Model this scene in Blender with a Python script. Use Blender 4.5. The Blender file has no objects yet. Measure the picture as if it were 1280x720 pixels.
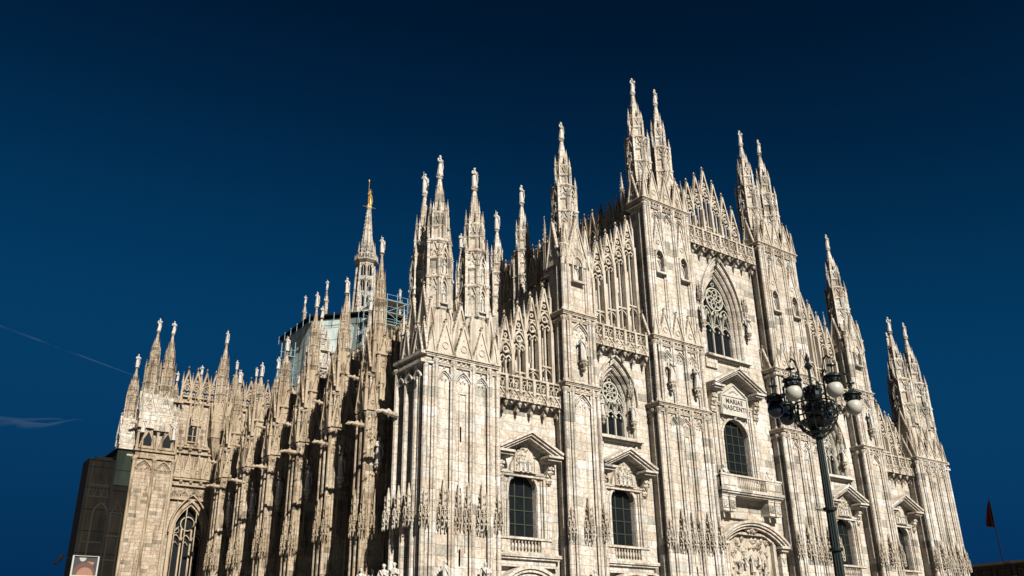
import bpy, math, random
from mathutils import Vector, Matrix, Euler
R = math.radians
PI = math.pi
sc = bpy.context.scene
COL = sc.collection

# ------------------------------------------------------------------ camera
cam_d = bpy.data.cameras.new('camera'); cam = bpy.data.objects.new('camera', cam_d); COL.objects.link(cam)
yaw, pitch, roll = R(37.05), R(23.104), R(-.917)
f = Vector((math.sin(yaw)*math.cos(pitch), math.cos(yaw)*math.cos(pitch), math.sin(pitch)))
r0 = Vector((math.cos(yaw), -math.sin(yaw), 0)); u0 = r0.cross(f)
rr = math.cos(roll)*r0 + math.sin(roll)*u0; uu = -math.sin(roll)*r0 + math.cos(roll)*u0
CAM = Vector((-62.79, -50.48, 1.7))
m = Matrix(((rr.x, uu.x, -f.x, CAM.x), (rr.y, uu.y, -f.y, CAM.y), (rr.z, uu.z, -f.z, CAM.z), (0, 0, 0, 1)))
cam.matrix_world = m
cam_d.sensor_width = 36; cam_d.lens = 36*1110/1280
cam_d.clip_start = .2; cam_d.clip_end = 40000
sc.camera = cam

# ------------------------------------------------------------------ sky, sun, exposure
SUN_AZ, SUN_EL = 9.0, 34.0        # light travels towards +x by this angle from +y
w = bpy.data.worlds.new('World'); sc.world = w; w.use_nodes = True
nt = w.node_tree; nt.nodes.clear()
sky = nt.nodes.new('ShaderNodeTexSky'); sky.sky_type = 'NISHITA'; sky.sun_disc = False
sky.sun_elevation = R(SUN_EL); sky.sun_rotation = R(180+SUN_AZ)
sky.altitude = 3500; sky.air_density = 1.0; sky.dust_density = 0.3; sky.ozone_density = 5.0
def vmath(op, a, b):          # film-like response of the sky's own gradient: deep overhead, held back near the horizon
    n = nt.nodes.new('ShaderNodeVectorMath'); n.operation = op
    for k, v in ((0, a), (1, b)):
        if isinstance(v, tuple): n.inputs[k].default_value = v
        else: nt.links.new(v, n.inputs[k])
    return n.outputs[0]
x1 = vmath('MULTIPLY', sky.outputs[0], (3.5, 2.24, 1.0)); x2 = vmath('MULTIPLY', x1, x1); x4 = vmath('MULTIPLY', x2, x2)
skyc = vmath('DIVIDE', x4, vmath('ADD', x4, (80.0, 80.0, 80.0)))
skyc = vmath('DIVIDE', skyc, vmath('ADD', vmath('MULTIPLY', x1, (.18, .18, .28)), (1.0, 1.0, 1.0)))
skyc = vmath('MULTIPLY', skyc, (.03, .71, 2.62))
bg = nt.nodes.new('ShaderNodeBackground'); bg.inputs[1].default_value = .05
wo = nt.nodes.new('ShaderNodeOutputWorld')
nt.links.new(skyc, bg.inputs[0]); nt.links.new(bg.outputs[0], wo.inputs[0])
sd = bpy.data.lights.new('sun', 'SUN'); so = bpy.data.objects.new('sun', sd); COL.objects.link(so)
sd.energy = 5.0; sd.angle = R(.5); sd.color = (1.0, .96, .90)
dirv = Vector((math.sin(R(SUN_AZ))*math.cos(R(SUN_EL)), math.cos(R(SUN_AZ))*math.cos(R(SUN_EL)), -math.sin(R(SUN_EL))))
so.rotation_euler = dirv.to_track_quat('-Z', 'Y').to_euler()
so.location = (-40, -80, 60)
vs = sc.view_settings
vs.view_transform = 'Standard'; vs.look = 'None'; vs.exposure = 1.38; vs.gamma = 1.0; vs.use_curve_mapping = False
sc.cycles.max_bounces = 5; sc.cycles.diffuse_bounces = 1; sc.cycles.glossy_bounces = 2
sc.cycles.transparent_max_bounces = 8

# ------------------------------------------------------------------ materials
def newmat(name):
    mt = bpy.data.materials.new(name); mt.use_nodes = True
    t = mt.node_tree; b = t.nodes['Principled BSDF']
    return mt, t, b

def simple(name, col, rough=.6, metal=0, noise=.15, bump=0, scale=6, spec=.3):
    mt, t, b = newmat(name)
    b.inputs['Roughness'].default_value = rough; b.inputs['Metallic'].default_value = metal
    b.inputs['Specular IOR Level'].default_value = spec
    n = t.nodes.new('ShaderNodeTexNoise'); n.inputs['Scale'].default_value = scale; n.inputs['Detail'].default_value = 5
    g = t.nodes.new('ShaderNodeNewGeometry'); t.links.new(g.outputs['Position'], n.inputs['Vector'])
    mx = t.nodes.new('ShaderNodeMixRGB'); mx.inputs[1].default_value = (*[c*(1-noise) for c in col], 1)
    mx.inputs[2].default_value = (*[min(1, c*(1+noise)) for c in col], 1)
    t.links.new(n.outputs[0], mx.inputs[0]); t.links.new(mx.outputs[0], b.inputs['Base Color'])
    if bump:
        bp = t.nodes.new('ShaderNodeBump'); bp.inputs['Strength'].default_value = bump; bp.inputs['Distance'].default_value = .03
        t.links.new(n.outputs[0], bp.inputs['Height']); t.links.new(bp.outputs[0], b.inputs['Normal'])
    return mt

def marble(name, bw=1.15, bh=.48, tint=(1, 1, 1), contrast=1.0, dirt=.5, blocks=True, seedo=0.0):
    mt, t, b = newmat(name); N = t.nodes.new; L = t.links.new
    b.inputs['Roughness'].default_value = .72; b.inputs['Specular IOR Level'].default_value = .25
    g = N('ShaderNodeNewGeometry'); sp = N('ShaderNodeSeparateXYZ'); L(g.outputs['Position'], sp.inputs[0])
    def M(op, a, c=None):
        n = N('ShaderNodeMath'); n.operation = op
        for i, v in enumerate((a, c)):
            if v is None: continue
            if isinstance(v, (int, float)): n.inputs[i].default_value = v
            else: L(v, n.inputs[i])
        return n.outputs[0]
    def noise(vec, s, det=5, rough=.6, dist=0):
        n = N('ShaderNodeTexNoise'); n.inputs['Scale'].default_value = s; n.inputs['Detail'].default_value = det
        n.inputs['Roughness'].default_value = rough; n.inputs['Distortion'].default_value = dist
        L(vec, n.inputs['Vector']); return n.outputs[0]
    def ramp(v, stops):
        n = N('ShaderNodeValToRGB'); L(v, n.inputs[0]); e = n.color_ramp.elements
        while len(e) < len(stops): e.new(.5)
        for i, (p, c) in enumerate(stops):
            e[i].position = p; e[i].color = (*c, 1) if len(c) == 3 else c
        return n.outputs[0]
    def mul(a, c, fac=1.0, mode='MULTIPLY'):
        n = N('ShaderNodeMixRGB'); n.blend_type = mode
        if isinstance(fac, float): n.inputs[0].default_value = fac
        else: L(fac, n.inputs[0])
        for i, v in ((1, a), (2, c)):
            if isinstance(v, tuple): n.inputs[i].default_value = (*v, 1)
            else: L(v, n.inputs[i])
        return n.outputs[0]
    uvx = M('ADD', sp.outputs[0], sp.outputs[1])
    if blocks:
        row = M('FLOOR', M('DIVIDE', sp.outputs[2], bh))
        w1 = N('ShaderNodeTexWhiteNoise'); w1.noise_dimensions = '1D'; L(row, w1.inputs['W'])
        uo = M('ADD', M('DIVIDE', uvx, bw), M('MULTIPLY', w1.outputs[0], 7.3))
        colm = M('FLOOR', uo)
        cb = N('ShaderNodeCombineXYZ'); L(colm, cb.inputs[0]); L(row, cb.inputs[1]); cb.inputs[2].default_value = seedo
        w2 = N('ShaderNodeTexWhiteNoise'); w2.noise_dimensions = '3D'; L(cb.outputs[0], w2.inputs['Vector'])
        base = ramp(w2.outputs[0], [(0, (.36, .35, .32)), (.06, (.52, .51, .46)), (.12, (.78, .74, .66)), (.42, (.86, .82, .75)),
                                    (.55, (.74, .65, .56)), (.64, (.84, .79, .73)), (.82, (.94, .94, .92)), (1, (.66, .65, .60))])
        # veins: each block gets its own drift through the noise
        vv = N('ShaderNodeVectorMath'); vv.operation = 'ADD'; sc2 = N('ShaderNodeVectorMath'); sc2.operation = 'SCALE'; sc2.inputs[3].default_value = 40
        L(w2.outputs['Color'], sc2.inputs[0]); L(g.outputs['Position'], vv.inputs[0]); L(sc2.outputs[0], vv.inputs[1])
        vein = noise(vv.outputs[0], .9, 7, .62, 2.6)
        base = mul(base, ramp(vein, [(0, (1, 1, 1)), (.42, (1, .99, .97)), (.49, (.52, .46, .39)), (.54, (1, .98, .95)), (1, (.86, .8, .74))]), .75)
        fz = M('FRACT', M('DIVIDE', sp.outputs[2], bh)); fx = M('FRACT', uo)
        j1 = M('LESS_THAN', fz, .05); j2 = M('LESS_THAN', fx, .022)
        joint = M('MAXIMUM', j1, j2)
        base = mul(base, (.55, .47, .38), M('MULTIPLY', joint, .65))
    else:
        n0 = noise(g.outputs['Position'], .9, 6, .65, .6)
        base = ramp(n0, [(.25, (.50, .44, .36)), (.45, (.68, .61, .51)), (.6, (.76, .71, .62)), (.75, (.58, .48, .38))])
    # vertical streaks of grime
    mp = N('ShaderNodeMapping'); mp.inputs['Scale'].default_value = (1.6, 1.6, .16); L(g.outputs['Position'], mp.inputs[0])
    st = noise(mp.outputs[0], 1.5, 6, .62, .3)
    base = mul(base, ramp(st, [(.32, (.22, .19, .16)), (.42, (.64, .60, .55)), (.50, (1, 1, 1)), (1, (1, 1, 1))]), float(dirt))
    big = noise(g.outputs['Position'], .12, 4, .6)
    base = mul(base, ramp(big, [(.35, (.82, .77, .70)), (.6, (1, 1, 1))]), .5)
    fine = noise(g.outputs['Position'], 5.5, 4, .7)
    base = mul(base, ramp(fine, [(.3, (.40, .36, .31)), (.44, (1, 1, 1))]), .55)
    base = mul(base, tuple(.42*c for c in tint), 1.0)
    L(base, b.inputs['Base Color'])
    bp = N('ShaderNodeBump'); bp.inputs['Strength'].default_value = .6; bp.inputs['Distance'].default_value = .06
    hgt = noise(g.outputs['Position'], 7.0, 5, .7)
    if blocks: hgt = M('SUBTRACT', M('ADD', hgt, M('MULTIPLY', w2.outputs[0], .5)), M('MULTIPLY', joint, 1.2))
    L(hgt, bp.inputs['Height']); L(bp.outputs[0], b.inputs['Normal'])
    return mt

M_WALL = marble('block_marble', 1.5, .62, (1, .97, .92))
M_PIER = marble('pier_marble', 1.3, .68, (1, .97, .92), seedo=3.0)
M_CARV = marble('carved_marble', tint=(.97, .93, .87), dirt=.9, blocks=False)
M_SPIRE = marble('spire_marble', .7, .7, (.98, .94, .87), dirt=.8, seedo=8.0)
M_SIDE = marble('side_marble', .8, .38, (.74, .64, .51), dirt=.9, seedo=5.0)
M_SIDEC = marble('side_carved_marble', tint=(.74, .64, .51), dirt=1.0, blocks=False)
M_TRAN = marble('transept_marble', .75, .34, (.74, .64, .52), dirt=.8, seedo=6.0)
M_WHITE = marble('cleaned_marble', .6, .45, (.92, .89, .83), dirt=.55, seedo=11.0)
M_STAT = simple('statue_marble', (.27, .25, .215), .7, noise=.35, bump=.4, scale=5)
M_STATD = simple('aged_bronze_dark', (.05, .05, .045), .5, noise=.3)
M_GLASS = simple('dark_glass', (.004, .005, .006), .3, noise=.5, bump=.2, scale=2, spec=.25)
M_GREEN = simple('window_bars', (.012, .016, .006), .6)
M_TRAC = simple('tracery_stone', (.25, .235, .19), .7, noise=.3, bump=.3)
M_GOLD = simple('gilded_copper', (.30, .19, .055), .5, metal=.5, noise=.1)
M_ROOF = simple('roof_stone', (.18, .165, .14), .8, noise=.3, scale=1)
M_IRON = simple('green_cast_iron', (.006, .010, .008), .35, metal=.3, noise=.4, scale=20, spec=.5)
M_OPAL = simple('opal_glass', (.235, .225, .19), .25, noise=.06, scale=3, spec=.5)
M_GLOBEB = simple('dark_blue_globe', (.003, .008, .020), .1, noise=.3, scale=3, spec=.6)  # dark blue, glossy colour for three of the six globes
M_DARKB = simple('black_cladding', (.005, .005, .005), .8, spec=.05)
M_PLAQ = simple('plaque_marble', (.26, .24, .20), .7, noise=.35, scale=2)
M_LETTER = simple('engraved_letters', (.02, .017, .014), .8)

# ------------------------------------------------------------------ mesh builder
class MB:
    def __init__(s): s.v = []; s.f = []; s.M = Matrix.Identity(4); s.st = []
    def push(s, m): s.st.append(s.M.copy()); s.M = s.M @ m
    def pop(s): s.M = s.st.pop()
    def add(s, vs_, fs):
        o = len(s.v); M = s.M
        s.v += [tuple(M @ Vector(p)) for p in vs_]; s.f += [tuple(i+o for i in q) for q in fs]
    def box(s, x0, x1, y0, y1, z0, z1):
        s.add([(x0, y0, z0), (x1, y0, z0), (x1, y1, z0), (x0, y1, z0), (x0, y0, z1), (x1, y0, z1), (x1, y1, z1), (x0, y1, z1)],
              [(0, 3, 2, 1), (4, 5, 6, 7), (0, 1, 5, 4), (1, 2, 6, 5), (2, 3, 7, 6), (3, 0, 4, 7)])
    def prism(s, P, y0, y1):          # polygon in XZ, clockwise or not, extruded along y
        a = sum(P[i][0]*P[(i+1) % len(P)][1]-P[(i+1) % len(P)][0]*P[i][1] for i in range(len(P)))
        if a < 0: P = P[::-1]
        n = len(P)
        s.add([(x, y0, z) for x, z in P]+[(x, y1, z) for x, z in P],
              [tuple(range(n)), tuple(range(2*n-1, n-1, -1))]+[(i, i+n, (i+1) % n+n, (i+1) % n) for i in range(n)])
    def slab(s, P, z0, z1):           # polygon in XY extruded along z
        n = len(P)
        s.add([(x, y, z0) for x, y in P]+[(x, y, z1) for x, y in P],
              [tuple(range(n-1, -1, -1)), tuple(range(n, 2*n))]+[(i, (i+1) % n, (i+1) % n+n, i+n) for i in range(n)])
    def cyl(s, x, y, z0, z1, r0, r1=None, n=8, rot=0):
        if r1 is None: r1 = r0
        s.lathe([(r0, z0), (r1, z1)], x, y, n, rot)
    def lathe(s, prof, x=0, y=0, n=8, rot=0, cap=True):
        vs_ = []; fs = []
        for (r, z) in prof:
            for i in range(n):
                a = rot+2*PI*i/n; vs_.append((x+r*math.cos(a), y+r*math.sin(a), z))
        for k in range(len(prof)-1):
            for i in range(n):
                j = (i+1) % n; fs.append((k*n+i, k*n+j, (k+1)*n+j, (k+1)*n+i))
        if cap:
            fs.append(tuple(range(n-1, -1, -1))); fs.append(tuple((len(prof)-1)*n+i for i in range(n)))
        s.add(vs_, fs)
    def tube(s, P, r, n=6, r1=None):
        P = [Vector(p) for p in P]; vs_ = []; fs = []; K = len(P)
        up = Vector((.13, .07, 1)).normalized()
        for k, p in enumerate(P):
            t = (P[min(k+1, K-1)]-P[max(k-1, 0)]).normalized()
            a = t.cross(up)
            if a.length < .15: a = t.cross(Vector((1, .1, 0)))
            a.normalize(); b = t.cross(a)
            q = r if r1 is None else r+(r1-r)*k/(K-1)
            for i in range(n):
                th = 2*PI*i/n; vs_.append(p+a*q*math.cos(th)+b*q*math.sin(th))
        for k in range(K-1):
            for i in range(n):
                j = (i+1) % n; fs.append((k*n+i, k*n+j, (k+1)*n+j, (k+1)*n+i))
        fs.append(tuple(range(n-1, -1, -1))); fs.append(tuple((K-1)*n+i for i in range(n)))
        s.add(vs_, fs)
    def sweep(s, P, wd, y0, y1, closed=False):   # flat bar of width wd following a path in XZ, from y0 to y1
        K = len(P); vs_ = []; fs = []
        for k in range(K):
            a = P[(k-1) % K] if (closed or k > 0) else P[k]; c = P[(k+1) % K] if (closed or k < K-1) else P[k]
            tx, tz = c[0]-a[0], c[1]-a[1]; l = math.hypot(tx, tz) or 1; nx, nz = -tz/l*wd/2, tx/l*wd/2
            x, z = P[k]
            vs_ += [(x+nx, y0, z+nz), (x-nx, y0, z-nz), (x-nx, y1, z-nz), (x+nx, y1, z+nz)]
        for k in range(K if closed else K-1):
            o = 4*k; q = 4*((k+1) % K)
            for i in range(4):
                j = (i+1) % 4; fs.append((o+i, q+i, q+j, o+j))
        if not closed: fs += [(0, 1, 2, 3), (4*K-1, 4*K-2, 4*K-3, 4*K-4)]
        s.add(vs_, fs)
    def octa(s, x, y, z, a, b=None, c=None):
        b = b or a; c = c or a
        s.add([(x-a, y, z), (x, y-b, z), (x+a, y, z), (x, y+b, z), (x, y, z-c), (x, y, z+c)],
              [(0, 1, 5), (1, 2, 5), (2, 3, 5), (3, 0, 5), (1, 0, 4), (2, 1, 4), (3, 2, 4), (0, 3, 4)])
    def mesh(s, name, mat, smooth=False):
        me = bpy.data.meshes.new(name); me.from_pydata(s.v, [], s.f); me.materials.append(mat)
        if smooth:
            for p in me.polygons: p.use_smooth = True
        me.update(); return me

def obj(name, me, parent=None, loc=(0, 0, 0), rz=0.0, s=None):
    o = bpy.data.objects.new(name, me); COL.objects.link(o)
    o.location = loc; o.rotation_euler = (0, 0, rz)
    if s: o.scale = s if isinstance(s, tuple) else (s, s, s)
    if parent: o.parent = parent
    return o
def empty(name, label, cat, loc=(0, 0, 0), rz=0, group=None):
    o = bpy.data.objects.new(name, None); COL.objects.link(o); o.location = loc; o.rotation_euler = (0, 0, rz)
    o['label'] = label; o['category'] = cat
    if group: o['group'] = group
    return o
def structure(o): o['kind'] = 'structure'; return o

# ------------------------------------------------------------------ gothic vocabulary
def arc(cx, cz, r, a0, a1, n=10): return [(cx+r*math.cos(R(a0+(a1-a0)*i/n)), cz+r*math.sin(R(a0+(a1-a0)*i/n))) for i in range(n+1)]
def pointed(x, z, hw, rise, n=8):   # pointed arch path, left spring to right spring
    r = (hw*hw+rise*rise)/(2*hw); th = math.degrees(math.asin(min(1, rise/r)))
    L = arc(x-hw+r, z, r, 180, 180-th, n); Q = [(2*x-p[0], p[1]) for p in L[::-1]]
    return L+Q[1:]
def rnd_arch(x, z, hw, n=14): return arc(x, z, hw, 180, 0, n)
def ogee(x, z, hw, h, n=6):
    P = []
    for i in range(n+1):
        t = i/n; P.append((x-hw*math.cos(t*PI/2)**.8 if t < 1 else x, z+h*(.55*math.sin(t*PI/2)+.45*t**3)))
    return P+[(2*x-p[0], p[1]) for p in P[:-1][::-1]]
def crockets(mb, x0, z0, x1, z1, y, n, s=.1):
    for i in range(n):
        t = (i+.6)/n; mb.octa(x0+(x1-x0)*t, y, z0+(z1-z0)*t, s, s*.9, s*.9)
def finial(mb, x, y, z, s=.2):
    mb.cyl(x, y, z-s*.4, z+s*1.6, s*.28, s*.18, 5)
    mb.octa(x, y, z+s*.5, s*.5); mb.octa(x, y, z+s*1.5, s*.95, s*.95, s*.4); mb.octa(x, y, z+s*2.1, s*.4, s*.4, s*.6)
def gable(mb, x, z, wd, h, y, t=.14, panel=True, cs=.085, orn=True, fin=.16):
    hw = wd/2
    if panel: mb.prism([(x-hw*.9, z), (x+hw*.9, z), (x, z+h*.95)], y, y+t)
    mb.sweep([(x-hw, z), (x, z+h)], .11, y-.10, y+t*.8)
    mb.sweep([(x, z+h), (x+hw, z)], .11, y-.101, y+t*.8)
    if orn:   # low relief inside: trefoil ring and small arch
        rr_ = hw*.34; mb.sweep(arc(x, z+h*.27, rr_, 0, 330, 9), .05, y-.06, y+.02, True)
        mb.octa(x, y-.02, z+h*.55, .07, .06, .16)
    n = max(3, int(h/.34))
    crockets(mb, x-hw-.05, z, x-.04, z+h, y-.03, n, cs); crockets(mb, x+hw+.05, z, x+.04, z+h, y-.03, n, cs)
    finial(mb, x, y, z+h, fin)
def pinn(mb, x, y, z, h, r, n=4, crk=True, rot=PI/4):
    hs = h*.5
    mb.cyl(x, y, z, z+hs, r, r*.92, n, rot); mb.cyl(x, y, z+hs*.94, z+hs*1.0, r*1.3, r*1.3, n, rot)
    mb.cyl(x, y, z+hs, z+h*.93, r*.95, r*.12, n, rot)
    for k in range(n):
        a = rot+2*PI*k/n+PI/n; mb.octa(x+math.cos(a)*r*.75, y+math.sin(a)*r*.75, z+hs*1.08, r*.3, r*.3, r*.9)
    if crk:
        for i in range(4):
            t = .15+i*.2; q = r*(1-t)+.03
            for k in range(n):
                a = rot+2*PI*k/n; mb.octa(x+math.cos(a)*q, y+math.sin(a)*q, z+hs+(h*.43)*t, r*.26)
    mb.octa(x, y, z+h*.94, r*.5, r*.5, r*.3); mb.octa(x, y, z+h*.98, r*.22, r*.22, r*.5)
def colonnette(mb, x, y, z0, z1, r=.13, cap=True, n=8):
    mb.cyl(x, y, z0, z1, r, r, n)
    if cap:
        mb.lathe([(r*1.5, z0), (r*1.5, z0+.15), (r*1.05, z0+.3)], x, y, n); mb.lathe([(r*1.02, z1-.34), (r*1.7, z1-.08), (r*1.7, z1)], x, y, n)
def band(mb, x0, x1, yf, z, h=.4, proj=.14, yb=.6):
    mb.box(x0-proj, x1+proj, yf-proj, yb, z-h*.28, z); mb.box(x0-proj*.55, x1+proj*.55, yf-proj*.55, yb, z-h*.6, z-h*.28-.003)
    mb.box(x0-proj*.25, x1+proj*.25, yf-proj*.25, yb, z-h, z-h*.6-.003)
def blindarch(mb, x, z, hw, y):     # ogee headed blind arch with relief and leaf drops
    P = ogee(x, z, hw, hw*1.15); mb.sweep(P, .10, y-.13, y+.02)
    mb.sweep([(p[0]*.82+x*.18, z-.04+(p[1]-z)*.78) for p in P], .05, y-.08, y+.02)
    rnd = random.Random(int(x*100+z*10))
    for i in range(7): mb.octa(x+rnd.uniform(-.6, .6)*hw, y-.02, z+rnd.uniform(.1, .6)*hw, .07, .06, .08)
    finial(mb, x, y-.05, z+hw*1.1, .11)
    for i in range(4): mb.octa(x-hw*.8+i*hw*.53, y-.05, z-.02, .07, .06, .12)

_gc = {}
def gobj(parent, mat, x, z, wd, h, y, t=.14, panel=True, cs=.085, orn=True, fin=.16, rz=0.0, loc=None):
    key = (wd, round(h, 2), t, panel, cs, orn, fin, mat.name)
    if key not in _gc:
        m_ = MB(); gable(m_, 0, 0, wd, h, 0, t, panel, cs, orn, fin); _gc[key] = m_.mesh('gable', mat)
    p = Vector((x, y, z))
    if rz: p = Matrix.Rotation(rz, 4, 'Z') @ p
    if loc: p = p+Vector(loc)
    return obj('gable', _gc[key], parent, p, rz)

def pobj(parent, mat, x, y, z, h, r, rz=0.0):
    key = ('p', round(h, 2), r, mat.name)
    if key not in _gc:
        m_ = MB(); pinn(m_, 0, 0, 0, h, r); _gc[key] = m_.mesh('pinnacle', mat)
    return obj('pinnacle', _gc[key], parent, (x, y, z), rz)

# statues ---------------------------------------------------------------
def statue_mesh(name, seed, mat, h=1.0, arm=0):
    rnd = random.Random(seed); mb = MB(); n = 18
    prof = [(0, .17, .15), (.04, .175, .155), (.15, .155, .14), (.3, .145, .125), (.42, .145, .12), (.5, .135, .11), (.58, .125, .10), (.66, .14, .105), (.73, .165, .105),
            (.775, .165, .10), (.80, .12, .085), (.815, .06, .06), (.84, .045, .05), (.86, .05, .058), (.885, .062, .07), (.915, .066, .074), (.95, .062, .07), (.98, .045, .05), (.995, .012, .014)]
    sway = rnd.uniform(-.03, .03); vs_ = []; fs = []
    ph = rnd.uniform(0, 6)
    for z, rx, ry in prof:
        ox = sway*math.sin(z*PI*1.1)*1.6
        for i in range(n):
            a = 2*PI*i/n; fold = 1+(.11*math.cos(7*a+ph+z*2)+.05*math.cos(12*a+z*9))*max(0, 1-z/.78)
            vs_.append((ox+rx*fold*math.cos(a), ry*fold*math.sin(a), z))
    K = len(prof)
    for k in range(K-1):
        for i in range(n): j = (i+1) % n; fs.append((k*n+i, k*n+j, (k+1)*n+j, (k+1)*n+i))
    fs.append(tuple(range(n-1, -1, -1))); fs.append(tuple((K-1)*n+i for i in range(n)))
    vs_ = [(a*.86, b*.86, c) for a, b, c in vs_]; mb.add(vs_, fs)
    ox = sway*.86
    # face: nose, brow, beard; hair
    mb.octa(ox, -.078, .908, .012, .02, .02); mb.octa(ox, -.062, .872, .03, .03, .035); mb.octa(ox, .02, .935, .072, .075, .06)
    poses = [((-.15, 0, .76), (-.20, -.03, .62), (-.08, -.14, .60), (.15, 0, .76), (.20, -.04, .60), (.07, -.15, .66)),
             ((-.15, 0, .76), (-.23, -.05, .66), (-.20, -.16, .78), (.15, 0, .76), (.19, .0, .6), (.12, -.10, .50)),
             ((-.15, 0, .76), (-.19, .02, .60), (-.17, -.07, .48), (.15, 0, .76), (.21, -.06, .64), (.04, -.15, .70))]
    p = poses[arm % 3]
    for q in (p[:3], p[3:]):
        mb.tube([q[0], q[1]], .048, 7, .042); mb.tube([q[1], q[2]], .042, 7, .026); mb.octa(q[1][0], q[1][1], q[1][2], .05); mb.octa(q[2][0], q[2][1], q[2][2], .032)
    # cloak edge and attribute
    mb.tube([(-.13, -.06, .78), (.02, -.13, .6), (.12, -.12, .38), (.15, -.05, .15)], .03, 6)
    if arm % 3 == 1: mb.tube([(-.2, -.17, .98), (-.2, -.16, .5), (-.19, -.14, .02)], .014, 5)
    if arm % 3 == 2: mb.box(-.02, .10, -.20, -.15, .62, .76)
    mb.lathe([(.13, -.10), (.17, -.08), (.17, -.03), (.15, 0)], 0, 0, 8, PI/8)
    mb.v = [(x*.86, y*.9, z) for x, y, z in mb.v]
    mb.v = [(x*h, y*h, z*h) for x, y, z in mb.v]
    return mb.mesh(name, mat, False)
ST = [statue_mesh('statue', i*7+1, M_STAT, 1.0, i) for i in range(4)]
_sc = [0]
def statue(parent, loc, h=2.0, rz=0.0, name='statue'):
    _sc[0] += 1
    me = ST[_sc[0] % 4]
    return obj(name, me, parent, loc, rz+.25*math.sin(_sc[0]*2.3), h)

# hanging canopy of little pinnacles -------------------------------------
def canopy_mesh(name, mat):
    mb = MB(); rnd = random.Random(9); J = lambda a: rnd.uniform(1-a, 1+a)
    mb.lathe([(.14, .5), (.22, .7), (.24, 1.5), (.18, 1.6), (.16, 2.5), (.05, 3.2)], 0, 0, 8, PI/8)
    for k in range(8):
        a = PI/8+k*PI/4; c, s_ = math.cos(a), math.sin(a); q = .37*J(.08); h_ = 1.25*J(.12)
        mb.cyl(q*c, q*s_, .25, h_, .045, .045, 4, a); mb.cyl(q*c, q*s_, h_, h_+.42*J(.2), .06, .01, 4, a); mb.octa(q*c, q*s_, .2, .07, .07, .16*J(.4))
        for z in (.55, .9): mb.octa(q*c, q*s_, z*J(.1), .065, .065, .05)
        a += PI/8; c, s_ = math.cos(a), math.sin(a)
        mb.push(Matrix.Rotation(a+PI/2, 4, 'Z'))
        mb.sweep([(-.14, .62), (0, 1.0*J(.08)), (.14, .62)], .05, -.42, -.32); mb.sweep([(-.12, 1.25), (0, 1.55*J(.06)), (.12, 1.25)], .045, -.35, -.26)
        mb.octa(0, -.38, .5, .08*J(.3), .08, .13*J(.3)); mb.octa(0, -.40, 1.08, .05, .05, .08)
        mb.pop()
        if k % 2 == 0:
            q = .27; h_ = 2.15*J(.07); mb.cyl(q*c, q*s_, 1.4, h_, .045, .04, 4, a); mb.cyl(q*c, q*s_, h_, h_+.45, .06, .01, 4, a)
            for z in (1.75, 2.0): mb.octa(q*c, q*s_, z, .07*J(.2), .07, .05)
        else:
            mb.octa(.24*c, .24*s_, 1.85*J(.05), .07, .07, .14); mb.octa(.2*c, .2*s_, 2.4*J(.05), .06*J(.3), .06, .1)
    for z, r in ((1.2, .40), (2.35, .25)): mb.lathe([(r-.07, z-.04), (r, z), (r-.07, z+.04)], 0, 0, 8, PI/8)
    mb.octa(0, 0, 2.75, .15, .15, .06); mb.octa(0, 0, 3.0, .12, .12, .06); mb.octa(0, 0, 3.22, .08, .08, .14)
    return mb.mesh(name, mat)
CAN = canopy_mesh('canopy', M_CARV)
CANS = canopy_mesh('canopy_side', M_SIDEC)
def corbel_mesh(mat):
    mb = MB(); mb.lathe([(.05, -.95), (.16, -.8), (.10, -.62), (.2, -.45), (.3, -.2), (.38, -.08), (.38, 0)], 0, 0, 8, PI/8)
    for k in range(8):
        a = k*PI/4; mb.octa(.27*math.cos(a), .27*math.sin(a), -.3, .09, .09, .14); mb.octa(.16*math.cos(a), .16*math.sin(a), -.72, .07, .07, .11)
    return mb.mesh('corbel', mat)
COR = corbel_mesh(M_CARV)

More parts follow.
